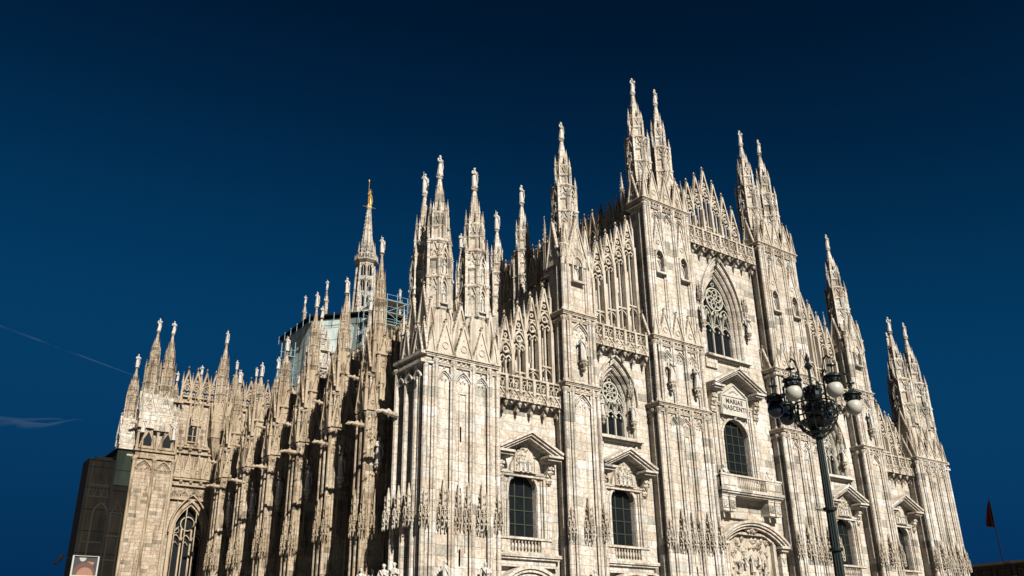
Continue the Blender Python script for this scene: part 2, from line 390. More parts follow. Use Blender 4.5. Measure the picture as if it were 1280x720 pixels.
# crocketed spire, unit: 11.2 m from base to statue foot -------------------
def spire_mesh(name, mat, var=0):
    mb = MB(); rot = PI/8
    core = [(.98, 0), (.96, 2.3), (.92, 2.4), (.88, 5.2), (.72, 5.4), (.66, 7.5), (.47, 7.7), (.40, 8.9), (.18, 10.6), (.13, 10.75)]
    mb.lathe(core, 0, 0, 8, rot)
    for z, r in ((.1, .98), (2.42, 1.10), (3.9, 1.0), (5.32, 1.03), (6.55, .80), (7.65, .74)):
        mb.lathe([(r-.10, z-.22), (r+.04, z-.06), (r+.04, z+.03), (r-.08, z+.16)], 0, 0, 8, rot)
    for k in range(8):
        a = rot+k*PI/4; ca, sa = math.cos(a), math.sin(a)
        # slender ribs and satellite pinnacles in three rings
        r1 = 1.12 if k % 2 == 0 else 1.0; h1 = 6.3 if k % 2 == 0 else 5.0
        mb.cyl(r1*ca, r1*sa, 0, h1*.66, .15, .13, 4, a); pinn(mb, r1*ca, r1*sa, h1*.62, h1*.38, .15, 4, True, a)
        mb.cyl(r1*ca, r1*sa, 2.3, 2.5, .22, .22, 4, a)
        b = a+PI/8; cb, sb = math.cos(b), math.sin(b)
        if k % 2: mb.cyl(.92*cb, .92*sb, 2.4, 5.8, .09, .08, 4, b); pinn(mb, .86*cb, .86*sb, 5.5, 2.2, .12, 4, True, b)
        mb.cyl(.72*ca, .72*sa, 5.3, 7.6, .10, .09, 4, a); pinn(mb, .66*ca, .66*sa, 7.3, 1.3+.5*(k % 2), .10, 4, False, a)
        if k % 2 == 0: pinn(mb, .42*ca, .42*sa, 7.8, 2.0, .09, 4, False, a)
        # shallow gablets over each face
        for z, rr_, ww in ((1.9, .93, .5), (4.7, .86, .46), (7.0, .66, .34)):
            mb.push(Matrix.Rotation(b+PI/2, 4, 'Z'))
            mb.sweep([(-ww/2, z-.1), (0, z+.65)], .08, -rr_-.06, -rr_+.06); mb.sweep([(0, z+.65), (ww/2, z-.1)], .08, -rr_-.061, -rr_+.06)
            mb.octa(0, -rr_, z+.75, .09)
            mb.sweep(pointed(0, z-.5, ww*.36, .3, 3), .05, -rr_-.03, -rr_+.06)
            mb.pop()
        for i in range(6):
            t = i/6; z = 8.3+2.2*t; q = .42-.26*t; mb.octa(q*ca, q*sa, z, .075, .075, .09)
    mb.lathe([(.13, 10.7), (.24, 10.85), (.17, 10.95), (.28, 11.1), (.28, 11.2)], 0, 0, 8, rot)
    for k in range(4): a = k*PI/2; mb.octa(.22*math.cos(a), .22*math.sin(a), 10.95, .1)
    return mb.mesh(name, mat)
def spire_niche_mesh(mat):   # framed niche that sits on the spire's face
    mb = MB()
    mb.box(-.3, -.2, -.16, .05, -.95, .55); mb.box(.2, .3, -.16, .05, -.95, .55); mb.box(-.32, .32, -.2, .06, -1.05, -.95)
    mb.sweep(pointed(0, .35, .22, .4, 4), .1, -.162, .05); gable(mb, 0, .5, .62, .8, -.12, .1, False, .05, False, .08)
    return mb.mesh('niche', mat)
SP = spire_mesh('spire', M_SPIRE); SPS = spire_mesh('spire_side', M_SIDE); SPW = spire_mesh('spire_clean', M_WHITE)
NI = spire_niche_mesh(M_SPIRE)
def spire(parent, loc, H=11.2, wd=1.0, st=1.62, rz=0.0, me=None, niches=True):
    _sc[0] += 0; j_ = math.sin(loc[0]*7.1+loc[1]*3.3); wd *= 1+.04*j_; rz += .10*j_+(PI/4 if me is not None and j_ > 0 else 0)
    k = H/11.2; o = obj('spire', me or SP, parent, loc, rz, (wd, wd, k))
    sh = statue(o, (0, 0, 11.28), 1.0, -rz+.2); sh.scale = (st/wd, st/wd, st/k)
    if niches:
        for zz in (1.35, 3.55):
            for a in (0, -PI/2):
                q = obj('niche', NI, o, (-.90*math.sin(-a), -.90*math.cos(a), zz), a)
                s2 = statue(o, (-.98*math.sin(-a), -.98*math.cos(a), zz-.92), 1.0, a); s2.scale = (.95, .95, 1.05/k)
    return o

# ------------------------------------------------------------------ THE CATHEDRAL
cath = empty('cathedral', 'huge pale marble gothic cathedral with many statue-topped spires, pinnacles and a gabled facade', 'cathedral')
Z1, Z2, Z3 = 21.5, 27.3, 40.5
YF = -1.5

def wall_with(mb, x0, x1, z0, z1, y0, y1, holes):
    """wall slab with vertically stacked arched holes centred on x=0: hole = (z_sill, z_spring, hw, rise, kind)"""
    z = z0
    for (zs, zp, hw, rise, kind) in holes:
        if zs > z: mb.box(x0, x1, y0, y1, z, zs)
        mb.box(x0, -hw, y0, y1, zs, zp); mb.box(hw, x1, y0, y1, zs, zp)
        top = zp+rise+.05
        P = pointed(0, zp, hw, rise, 8) if kind == 'g' else [(hw*math.cos(t), zp+rise*math.sin(t)) for t in [PI-PI*i/16 for i in range(17)]]
        h = len(P)//2
        mb.prism([(x0, zp), P[0]]+P[1:h+1]+[(0, top), (x0, top)], y0, y1)
        mb.prism([(x1, zp), (x1, top), (0, top)]+P[h:][:-1]+[P[-1]], y0, y1)
        z = top
    mb.box(x0, x1, y0, y1, z, z1)

def stage(mb, cols, panels, z0, z1, W, slot=False, arch=True, yb=.5, holes=None):
    if holes:      # real recessed niches: a front skin .6 m thick with openings
        mb.box(-W+.12, W-.12, YF+.72, yb, z0, z1)
        xs_ = sorted(holes); e = -W+.12
        for i, q in enumerate(xs_):
            nx_ = (q+xs_[i+1])/2 if i+1 < len(xs_) else W-.12
            mb.push(Matrix.Translation((q, 0, 0))); wall_with(mb, e-q, nx_-q, z0, z1, YF+.12, YF+.718, [holes[q]]); mb.pop(); e = nx_
    else:          # panels stand forward of a deeper core, leaving real grooves beside the shafts
        mb.box(-W+.12, W-.12, YF+.46, yb, z0, z1)
        ed_ = [-W+.10]+list(cols)+[W-.10]
        for a, b in zip(ed_[:-1], ed_[1:]):
            g = .30 if (b-a) > .9 else .27
            lo, hi = (a+(g if a > -W+.2 else .12)), (b-(g if b < W-.2 else .12))
            if hi-lo > .1: mb.box(lo, hi, YF+.10, YF+.458, z0, z1)
    for x in cols:
        mb.box(x-.16, x+.16, YF-.02, YF+.455, z0, z1)
        colonnette(mb, x, YF-.07, z0, z1-.5, .10); 
        colonnette(mb, x-.185, YF+.03, z0, z1-.5, .05, False, 6); colonnette(mb, x+.185, YF+.03, z0, z1-.5, .05, False, 6)
    for s in (-1, 1):   # corner shafts and side return shafts
        colonnette(mb, s*(W+.02), YF+.10, z0, z1-.5, .17)
        colonnette(mb, s*(W-.02), YF+.78, z0, z1-.5, .13)
    if arch:
        for a, b in panels: blindarch(mb, (a+b)/2, z1-1.75, (b-a)/2-.16, YF+.08)

def pier(kind, x, north=0):
    """one facade buttress; local x = 0 is its axis"""
    wide = kind != 'single'
    W = 2.95 if wide else 1.62
    cols = [-2.25, -.8, .8, 2.25] if wide else [-1.02, 1.02]
    panels = [(-2.25, -.8), (-.8, .8), (.8, 2.25)] if wide else [(-1.02, 1.02)]
    cen = [-1.52, 0, 1.52] if wide else [0]
    mb = MB(); stage(mb, cols, panels, 0, Z1, W)
    if wide:   # tall narrow slot with slit windows
        mb.box(-.30, -.24, YF+.02, YF+.12, 8.5, 18.9); mb.box(.24, .30, YF+.02, YF+.12, 8.5, 18.9); mb.box(-.3, .3, YF+.02, YF+.118, 18.9, 19.0)
    body = obj('buttress', mb.mesh('buttress', M_PIER), cath, (x, 0, 0))
    if wide:
        sl = MB()
        for z in (11.5, 15.6, 7.6): sl.box(-.2, -.06, YF+.1, YF+.114, z, z+1.05)
        obj('slit_window', sl.mesh('slit_window', M_GLASS), body)
    # carved ring of bands, gables
    def ring(z, gab, h=1.05):
        c = MB(); band(c, -W, W, YF, z, .32, .2, .45); band(c, -W, W, YF, z-.62, .2, .08, .45)
        for a, b in panels:   # small hanging leaves and shields in the frieze
            for i in range(4): c.octa(a+(b-a)*(i+.5)/4, YF-.06, z-.5, .12, .09, .14)
        for s in cols: c.octa(s, YF-.13, z-.55, .14, .12, .3)
        fo = obj('frieze', c.mesh('frieze', M_CARV), body)
        if gab:
            for q in cen: gobj(body, M_CARV, q, z+.02, 1.42 if wide else 1.9, gab, YF-.04, .14)
            for s in (-1, 1):
                gobj(body, M_CARV, s*(W-.33), z+.02, .62, gab*.82, YF-.02, .12, True, .06, False, .1)
                gobj(body, M_CARV, s*-.4, z+.02, 1.3, gab*.9, -.05, .12, rz=s*PI/2, loc=(s*W, 0, 0))
        return fo

    # canopies over statues low on the pier
    cx = cen if not wide else [-1.52, -.38, .38, 1.52]
    for q in cx: obj('canopy', CAN, body, (q, YF-.12, 9.75), 0, (1, 1, 1) if abs(q) > 1 or not wide else (.72, .72, .95))
    for s in (-1, 1): obj('canopy', CAN, body, (s*(W-.05), YF-.05, 9.9), 0, .85)
    for q in cen if not wide else [-1.52, 1.52]:
        obj('corbel', COR, body, (q, YF-.35, 5.9)); statue(body, (q, YF-.42, 5.95), 2.0)
    ring(Z1, 2.3 if kind == 'corner' else 0)
    top = Z1
    if kind != 'corner':
        # second order: statues on corbels under small canopies
        m2 = MB(); stage(m2, cols, panels, Z1, Z2, W-.12); 
        u2 = obj('buttress', m2.mesh('buttress_upper', M_PIER), cath, (x, 0, 0))
        for q in ([-1.52, 1.52] if wide else [0]):
            obj('corbel', COR, u2, (q, YF-.28, 23.3)); statue(u2, (q, YF-.33, 23.35), 2.0)
        ring(Z2, 2.3 if kind == 'double' else 0)
        m3 = MB(); zt = Z3 if kind == 'double' else 33.6
        nx = [-1.52, 1.52] if wide else [0]; nz = 33.4 if wide else 30.1
        stage(m3, cols, panels, Z2, zt, W-.25, arch=kind == 'double', holes={q: (nz, nz+1.45, .46, .62, 'g') for q in nx})
        for q in nx:
            n3 = Matrix.Translation((q, YF+.1, nz))
            m3.push(n3); m3.sweep([(-.5, -.1), (-.5, 1.4)], .12, -.28, .1); m3.sweep([(.5, -.1), (.5, 1.4)], .12, -.28, .1)
            m3.sweep(pointed(0, 1.4, .5, .7, 5), .13, -.282, .1); m3.box(-.62, .62, -.4, .1, -.26, -.1)
            gable(m3, 0, 2.0, 1.3, 3.3, -.14, .2, True, .085)
            m3.pop()
        u3 = obj('buttress', m3.mesh('buttress_top', M_PIER), cath, (x, 0, 0))
        for q in nx:
            cu_ = MB(); cu_.push(Matrix.Translation((q, YF+.1, nz)))
            for a in (-.34, .34): cu_.octa(a, .1, 1.62, .16, .1, .1)
            cu_.pop(); obj('cusp', cu_.mesh('cusp', M_CARV), u3)
            statue(u3, (q, YF+.22, nz), 1.7)
        if kind == 'double':
            ring(Z3, 2.9)
        else:
            g = MB(); gobj(u3, M_CARV, 0, 31.4, 2.5, 4.2, YF-.08, .2)
            for s in (-1, 1):
                gobj(u3, M_CARV, s*1.1, 31.9, .9, 3.0, YF+.02, .2, True, .07, False); pobj(u3, M_CARV, s*1.35, YF+.1, 31.5, 2.6, .16)
                gobj(u3, M_CARV, 0, 31.6, 1.7, 3.8, -.06, .2, rz=s*PI/2, loc=(s*(W-.25), -.3, 0))
                pobj(u3, M_CARV, s*1.4, .7, 31.5, 5.0, .2)
        top = zt
    # tower blocks and spires on top
    if kind == 'corner':
        b = MB(); b.box(-2.5, 2.5, YF+.75, 2.0, Z1, Z1+2.9)
        def box_gable(q, wd_, zr, zt_, y_, m=None):
            if m is not None: b.push(m)
            h_ = wd_/2; b.prism([(q-h_, Z1), (q+h_, Z1), (q+h_, zr), (q, zt_-.1), (q-h_, zr)], y_, y_+.8)
            for s_ in (-1, 1):
                b.sweep([(q+s_*h_, Z1), (q+s_*h_, zr)], .12, y_-.08-.002*s_, y_+.1)
                b.cyl(q+s_*h_, y_-.06, Z1, zr, .07, .07, 6)
            b.sweep([(q-h_-.03, zr-.1), (q, zt_)], .13, y_-.12, y_+.12); b.sweep([(q, zt_), (q+h_+.03, zr-.1)], .13, y_-.124, y_+.12)
            crockets(b, q-h_-.08, zr, q-.06, zt_, y_-.04, 8, .075); crockets(b, q+h_+.08, zr, q+.06, zt_, y_-.04, 8, .075); finial(b, q, y_, zt_, .17)
            if m is not None: b.pop()
        for q in (-1.52, 1.52): box_gable(q, 1.40, 24.3, 26.9, YF+.38)
        box_gable(0, 1.30, 23.2, 25.5, YF+.42)
        for s in (-1, 1):
            box_gable(s*2.52, .52, 23.6, 25.4, YF+.36)
            for yy, t_ in ((-.55, 26.6), (.85, 26.2)):
                box_gable(0, 1.2, t_-2.4, t_, -.2, Matrix.Translation((s*2.55, yy, 0)) @ Matrix.Rotation(s*PI/2, 4, 'Z'))
            for yy in (-.95, .2, 1.35):
                gobj(body, M_CARV, 0, 21.5, 1.1, 2.3, -.06, .15, rz=s*PI/2, loc=(s*2.85, yy, 0))
            pobj(body, M_CARV, s*2.8, 2.1, Z1, 4.6, .2)
        for q in (-.78, .78): pobj(body, M_CARV, q, YF+.9, Z1+2.2, 3.6, .13)
        for q in (-1.6, 1.6): b.cyl(q, -.3, Z1, 25.6, 1.15, 1.08, 8, PI/8)
        b.cyl(-1.6*north if north else 1.6, 1.7, Z1, 25.6, 1.1, 1.0, 8, PI/8)
        bo = obj('tower_block', b.mesh('tower_block', M_CARV), body)
        for q in (-1.6, 1.6): spire(cath, (x+q, -.5, 24.9), 11.25, 1.0)
        spire(cath, (x+(1.55 if x > 0 else -1.55), 1.7, 24.9), 10.7, .85)
    elif kind == 'double':
        b = MB()
        for q in (-1.55, 1.55):
            b.cyl(q, 0, Z3, 43.2, 1.25, 1.05, 8, PI/8); gobj(body, M_CARV, q, 42.3, 1.7, 2.4, YF+.5, .2)
        b.box(-2.7, 2.7, YF+.35, 1.6, Z3, Z3+.9)
        for s in (-1, 1): pobj(body, M_CARV, s*2.75, YF+.35, Z3, 3.6, .16); pobj(body, M_CARV, s*2.75, 1.2, Z3, 3.8, .18)
        obj('tower_block', b.mesh('tower_block', M_CARV), body)
        for q in (-1.55, 1.55): spire(cath, (x+q, 0, 42.6), 10.5, .95)
        # wall return behind
    else:
        b = MB(); b.cyl(0, -.3, 31.5, 35.4, 1.2, 1.0, 8, PI/8); b.box(-1.3, 1.3, YF+.4, 1.2, 31, 33.8); obj('tower_block', b.mesh('tower_block', M_PIER), body)
        spire(cath, (x, -.3, 34.4), 9.7, .95)
    # the deep block that ties a wide pier to the nave walls
    if kind == 'corner':
        s = -1 if x < 0 else 1
        c = MB(); c.box(-W+.35, W-.12, .5, 2.0, 0, Z1) if s < 0 else c.box(-W+.12, W-.35, .5, 2.0, 0, Z1)
        for i, yy in enumerate((-.35, .75, 1.85)):
            xx = s*(W+.06+.13*i)
            c.box(min(xx, xx-s*.5), max(xx, xx-s*.5), yy-.12, yy+.12, 0, Z1-.3)
            colonnette(c, xx, yy, 0, Z1-.6, .19)
            colonnette(c, xx-s*.13, yy+.2, 0, Z1-.6, .09, False, 6)
        for z in (Z1, Z1-.62): c.box(min(s*(W+.5), s*(W-.5)), max(s*(W+.5), s*(W-.5)), YF-.08, 2.25, z-.22, z)
        for yy in (-.9, .2, 1.3):
            c.push(Matrix.Translation((s*(W+.3), yy, 0)) @ Matrix.Rotation(s*PI/2, 4, 'Z')); blindarch(c, 0, Z1-1.8, .42, 0); c.pop()
        so_ = obj('side_return', c.mesh('side_return', M_PIER), body)
        for i, yy in enumerate((-.35, .75, 1.85)):
            obj('canopy', CAN, so_, (s*(W+.42+.13*i), yy, 9.9), 0, .85)
            if i: statue(so_, (s*(W+.55+.13*i), yy, 5.9), 2.0, -PI/4)
        gg = MB(); gargoyle(gg, s*(W+.4), 1.6, 17.6, s, 1.6); obj('gargoyle', gg.mesh('gargoyle', M_CARV), body)
    return body

def gargoyle(mb, x, y, z, s, L, dy=-.15):
    p = [(x, y, z), (x+s*L*.45, y+dy*.5*L, z+.05), (x+s*L*.8, y+dy*L, z+.12), (x+s*L, y+dy*1.2*L, z+.02)]
    mb.tube(p, .2, 7, .11); mb.octa(p[3][0], p[3][1], p[3][2]+.03, .2, .14, .16); mb.octa(p[3][0]+s*.17, p[3][1], p[3][2]-.05, .13, .08, .07)
    mb.octa(p[1][0], p[1][1], p[1][2]+.15, .3, .08, .2); mb.octa(p[3][0]-s*.05, p[3][1], p[3][2]+.2, .05, .1, .1)
    mb.octa(p[1][0], p[1][1], p[1][2]-.12, .12, .22, .2)

XS = [-30.15, -19.25, -8.0, 8.0, 19.25, 30.15]
for xx, k in zip(XS, ('corner', 'single', 'double', 'double', 'single', 'corner')): pier(k, xx, -1 if xx < -30 else 1)

# ---- bays ------------------------------------------------------------------
def balustrade(name, parent, x0, x1, z, y, n, hgt=.72, mat=None, r=.075):
    mb = MB()
    for i in range(n):
        x = x0+(x1-x0)*(i+.5)/n
        mb.lathe([(r*.9, z), (r*.9, z+.07*hgt), (r*.5, z+.14*hgt), (r*1.15, z+.36*hgt), (r*.45, z+.66*hgt), (r*.9, z+.92*hgt), (r*.9, z+hgt)], x, y, 8)
    return obj(name, mb.mesh(name, mat or M_CARV), parent)

def lower_window(x, big=False):
    k = 1.0
    hw = 1.68 if big else 1.25
    zs, zp = (16.45, 20.1) if big else (9.95, 13.2)
    zt = zp+hw
    zE = 24.55 if big else 15.85      # eaves of pediment
    pw = 3.5 if big else 2.85; ph = 1.75 if big else 1.35
    root = MB()
    # architrave frame with mouldings
    fw = hw+.18
    for i, (o, y0) in enumerate(((.12, -.10), (.34, -.17), (.55, -.12))):
        ww = hw+o
        if i == 0: root.sweep([(-ww, zs), (-ww, zp)]+rnd_arch(0, zp, ww)[1:-1]+[(ww, zp), (ww, zs)], .2, y0, .12)
    fo = hw+.75
    root.box(-fo, -fo+.22, -.2, .02, zs, zE-1.75); root.box(fo-.22, fo, -.2, .02, zs, zE-1.75)
    root.box(-fo+.32, -fo+.42, -.13, .02, zs, zE-1.85); root.box(fo-.42, fo-.32, -.13, .02, zs, zE-1.85)
    root.box(-fo, fo, -.22, .02, zE-1.72, zE-1.54); root.box(-fo-.06, fo+.06, -.28, .02, zE-1.54, zE-1.42)
    # spandrels
    for s in (-1, 1):
        for i in range(5): root.octa(s*(hw*.72+.09*i), -.06, zt-.42+.1*i, .12, .1, .12)
    root.octa(0, -.2, zt+.14, .22, .2, .26)
    # outer strips that carry the consoles
    for s in (-1, 1):
        a, b = sorted((s*(fo+.10), s*(fo+.52))); root.box(a, b, -.14, .02, zs-.1, zE-1.2)
        root.box(a+.1, b-.1, -.19, -.13, zs+.1, zE-2.6)
    fr = obj('window', root.mesh('window', M_WALL), cath, (x, 0, 0))
    gl = MB(); gl.prism([(-hw, zs), (hw, zs), (hw, zp)]+rnd_arch(0, zp, hw)[::-1][1:], .46, .5)
    obj('pane', gl.mesh('pane', M_GLASS), fr)
    br = MB(); nb = (3 if big else 2)
    for i in range(nb):
        xx = -hw+2*hw*(i+1)/(nb+1); zz = zp+math.sqrt(max(0, hw*hw-xx*xx)); br.box(xx-.05, xx+.05, .38, .456, zs, zz-.02)
    nz = 6 if big else 4
    for i in range(1, nz+1):
        zz = zs+(zt-zs)*i/(nz+.7)
        q = hw if zz < zp else math.sqrt(max(.01, hw*hw-(zz-zp)**2)); br.box(-q, q, .40, .458, zz-.04, zz+.04)
    obj('glazing_bar', br.mesh('glazing_bar', M_GREEN), fr)
    # sill, balustrade, lower cornice
    si = MB()
    if not big:
        si.box(-fo-.25, fo+.25, -.42, .3, zs-.17, zs); si.box(-fo-.1, -1.35, -.32, .02, zs-1.0, zs-.17); si.box(1.35, fo+.1, -.32, .02, zs-1.0, zs-.17)
        si.box(-1.35, 1.35, -.08, .02, zs-1.0, zs-.17)
        si.box(-fo-.1, fo+.1, -.5, .02, zs-1.12, zs-1.0)
        si.box(-2.95, 2.95, -.62, .02, zs-1.35, zs-1.12-.003); si.box(-2.85, 2.85, -.5, .02, zs-1.5, zs-1.353); si.box(-2.6, 2.6, -.3, .02, zs-1.85, zs-1.503); si.box(-2.75, 2.75, -.42, .02, zs-2.0, zs-1.853)
        so2 = obj('sill', si.mesh('sill', M_WALL), fr)
        balustrade('balustrade', fr, -1.32, 1.32, zs-1.0, -.24, 9, .82)
    else:
        si.box(-4.15, 4.15, -1.35, .02, 15.05, 15.28); si.box(-4.05, 4.05, -1.25, .02, 14.88, 15.047); si.box(-3.9, 3.9, -1.1, .02, 14.75, 14.877)
        si.box(-4.05, 4.05, -1.28, -.98, 16.32, 16.47)
        for a in (-4.0, 4.0): si.box(a-.12 if a > 0 else a, a if a > 0 else a+.12, -1.2, -.0, 15.28, 16.32)
        for a, b in ((-4.0, -1.85), (1.85, 4.0)): si.box(a, b, -1.22, -1.02, 15.28, 16.32); si.box(a+.3, b-.3, -1.26, -1.22, 15.5, 16.1)
        for a in (-3.45, -2.55, 2.55, 3.45):
            si.box(a-.36, a+.36, -1.0, .02, 13.4, 14.75); si.box(a-.4, a+.4, -1.05, .02, 14.6, 14.747); si.prism([(a-.25, 13.65), (a+.25, 13.65), (a+.25, 14.35), (a-.25, 14.35)], -1.06, -1.0)
            for i in range(4): si.octa(a+(-.1, .1, 0, .02)[i], -1.08, (13.8, 13.95, 14.15, 14.28)[i], .12, .1, .12)
        si.box(-4.0, 4.0, -.25, .02, 13.0, 13.38)
        obj('balcony', si.mesh('balcony', M_WALL), fr)
        balustrade('balustrade', fr, -1.8, 1.8, 15.28, -1.12, 15, 1.04, r=.085)
    # pediment on scrolled consoles
    p = MB()
    for s in (-1, 1):
        P = [(s*-pw, zE), (0, zE+ph)] if s < 0 else [(0, zE+ph), (pw, zE)]
        P = [(-pw, zE), (0, zE+ph)] if s < 0 else [(0, zE+ph), (pw, zE)]
        for (dz, wd_, yy) in ((0, .17, -1.35), (-.17, .18, -1.2), (-.35, .18, -1.02)):
            p.sweep([(a, b+dz) for a, b in P], wd_, yy+(0.003 if s > 0 else 0), .05)
        a, b = sorted((s*pw, s*(pw-1.35)))
        p.box(a, b, -1.3, .04, zE-.33, zE-.16); p.box(a+.06, b-.06, -1.12, .04, zE-.5, zE-.333); p.box(a+.14, b-.14, -.85, .04, zE-.62, zE-.503)
    p.prism([(-pw+.3, zE-.2), (pw-.3, zE-.2), (0, zE+ph-.45)], -.12, .03)
    pe = obj('pediment', p.mesh('pediment', M_WALL), cath, (x, 0, 0))
    for s in (-1, 1):
        c = MB(); cx = s*(pw-.62); w2 = .27 if not big else .34
        hh = 1.5 if not big else 2.0
        prof = [(0, -.62), (0, -.12), (0, -.1)]
        zz = zE-.62
        for (za, zb, yy) in ((0, .35, -.6), (.35, .5, -.64), (.5, .8, -.5), (.8, 1.1, -.4), (1.1, 1.35, -.28), (1.35, 1.6, -.34), (1.6, 1.75, -.2)):
            k2 = hh/1.75; c.box(cx-w2+.02*za, cx+w2-.02*za, yy, .02, zz-zb*k2, zz-za*k2-.002)
        c.octa(cx, -.5, zz-.75*hh/1.75, .24, .22, .3); c.octa(cx, -.34, zz-1.4*hh/1.75, .24, .2, .26); c.octa(cx, -.62, zz-.3, .16, .12, .2)
        obj('console', c.mesh('console', M_CARV), pe)
    if not big:
        rl = MB(); rnd = random.Random(int(x*10))
        rl.prism([(-1.25, zE-1.42), (1.25, zE-1.42), (1.15, zE-.9), (.85, zE-.4), (.75, zE), (.3, zE+.35), (-.3, zE+.35), (-.75, zE), (-.85, zE-.4), (-1.15, zE-.9)], -.3, .02)
        for i in range(46):
            a = rnd.uniform(-.8, .8); b = rnd.uniform(-1.25, .3); 
            if abs(a) > .9-.5*max(0, b+.5): continue
            rl.octa(a, -.32, zE+b, rnd.uniform(.07, .17), rnd.uniform(.08, .2), rnd.uniform(.1, .24))
        rl.box(-.95, -.85, -.4, -.28, zE-1.35, zE-.5); rl.box(.85, .95, -.4, -.28, zE-1.35, zE-.5); rl.box(-1.0, 1.0, -.42, -.28, zE-1.44, zE-1.36)
        for i in range(3):   # small seated figures in the panel
            rl.lathe([(.13, -1.3), (.15, -1.1), (.11, -.85), (.06, -.72), (.075, -.62), (.02, -.52)], 0, 0, 6) if False else None
        obj('relief', rl.mesh('relief', M_CARV), pe)
        for a in (-.42, 0, .42): statue(pe, (a, -.38, zE-1.32), .95)
    else:
        rl = MB(); rl.box(-1.85, 1.85, -.3, .02, zE-2.45, zE-.62); rl.prism([(-1.6, zE-.62), (1.6, zE-.62), (0, zE+.35)], -.3, .02)
        rl.sweep([(-1.75, zE-.62), (0, zE+.42), (1.75, zE-.62)], .12, -.42, -.28)
        for a in (-1.72, 1.72): rl.box(a-.07, a+.07, -.4, -.28, zE-2.4, zE-.62)
        rl.box(-1.85, 1.85, -.42, -.28, zE-2.52, zE-2.4); rl.box(-1.65, 1.65, -.38, -.28, zE-.75, zE-.66)
        for i in range(6): rl.octa(-.5+i*.2, -.33, zE-.38+.12*(2.5-abs(2.5-i))*.8, .12, .1, .1)
        obj('plaque', rl.mesh('plaque', M_PLAQ), pe)
        for txt, dz in (('MARIAE', -1.38), ('NASCENTI', -1.98)):
            cu = bpy.data.curves.new('t', 'FONT'); cu.body = txt; cu.size = .62; cu.extrude = .012; cu.offset = .012; cu.align_x = 'CENTER'; cu.space_character = 1.1
            ob = bpy.data.objects.new('t', cu); COL.objects.link(ob)
            dg = bpy.context.evaluated_depsgraph_get(); me = bpy.data.meshes.new_from_object(ob.evaluated_get(dg))
            bpy.data.objects.remove(ob); me.materials.clear(); me.materials.append(M_LETTER)
            lo = bpy.data.objects.new('inscription', me); COL.objects.link(lo); lo.parent = pe; lo.location = (0, -.315, zE+dz); lo.rotation_euler = (PI/2, 0, 0)
            lo['label'] = 'dark carved word '+txt
        for a in (-2.9, 2.9): statue(pe, (a, -.75, 15.3), 2.1)
    # sculpted balcony pendants / wall brackets above
    return fr

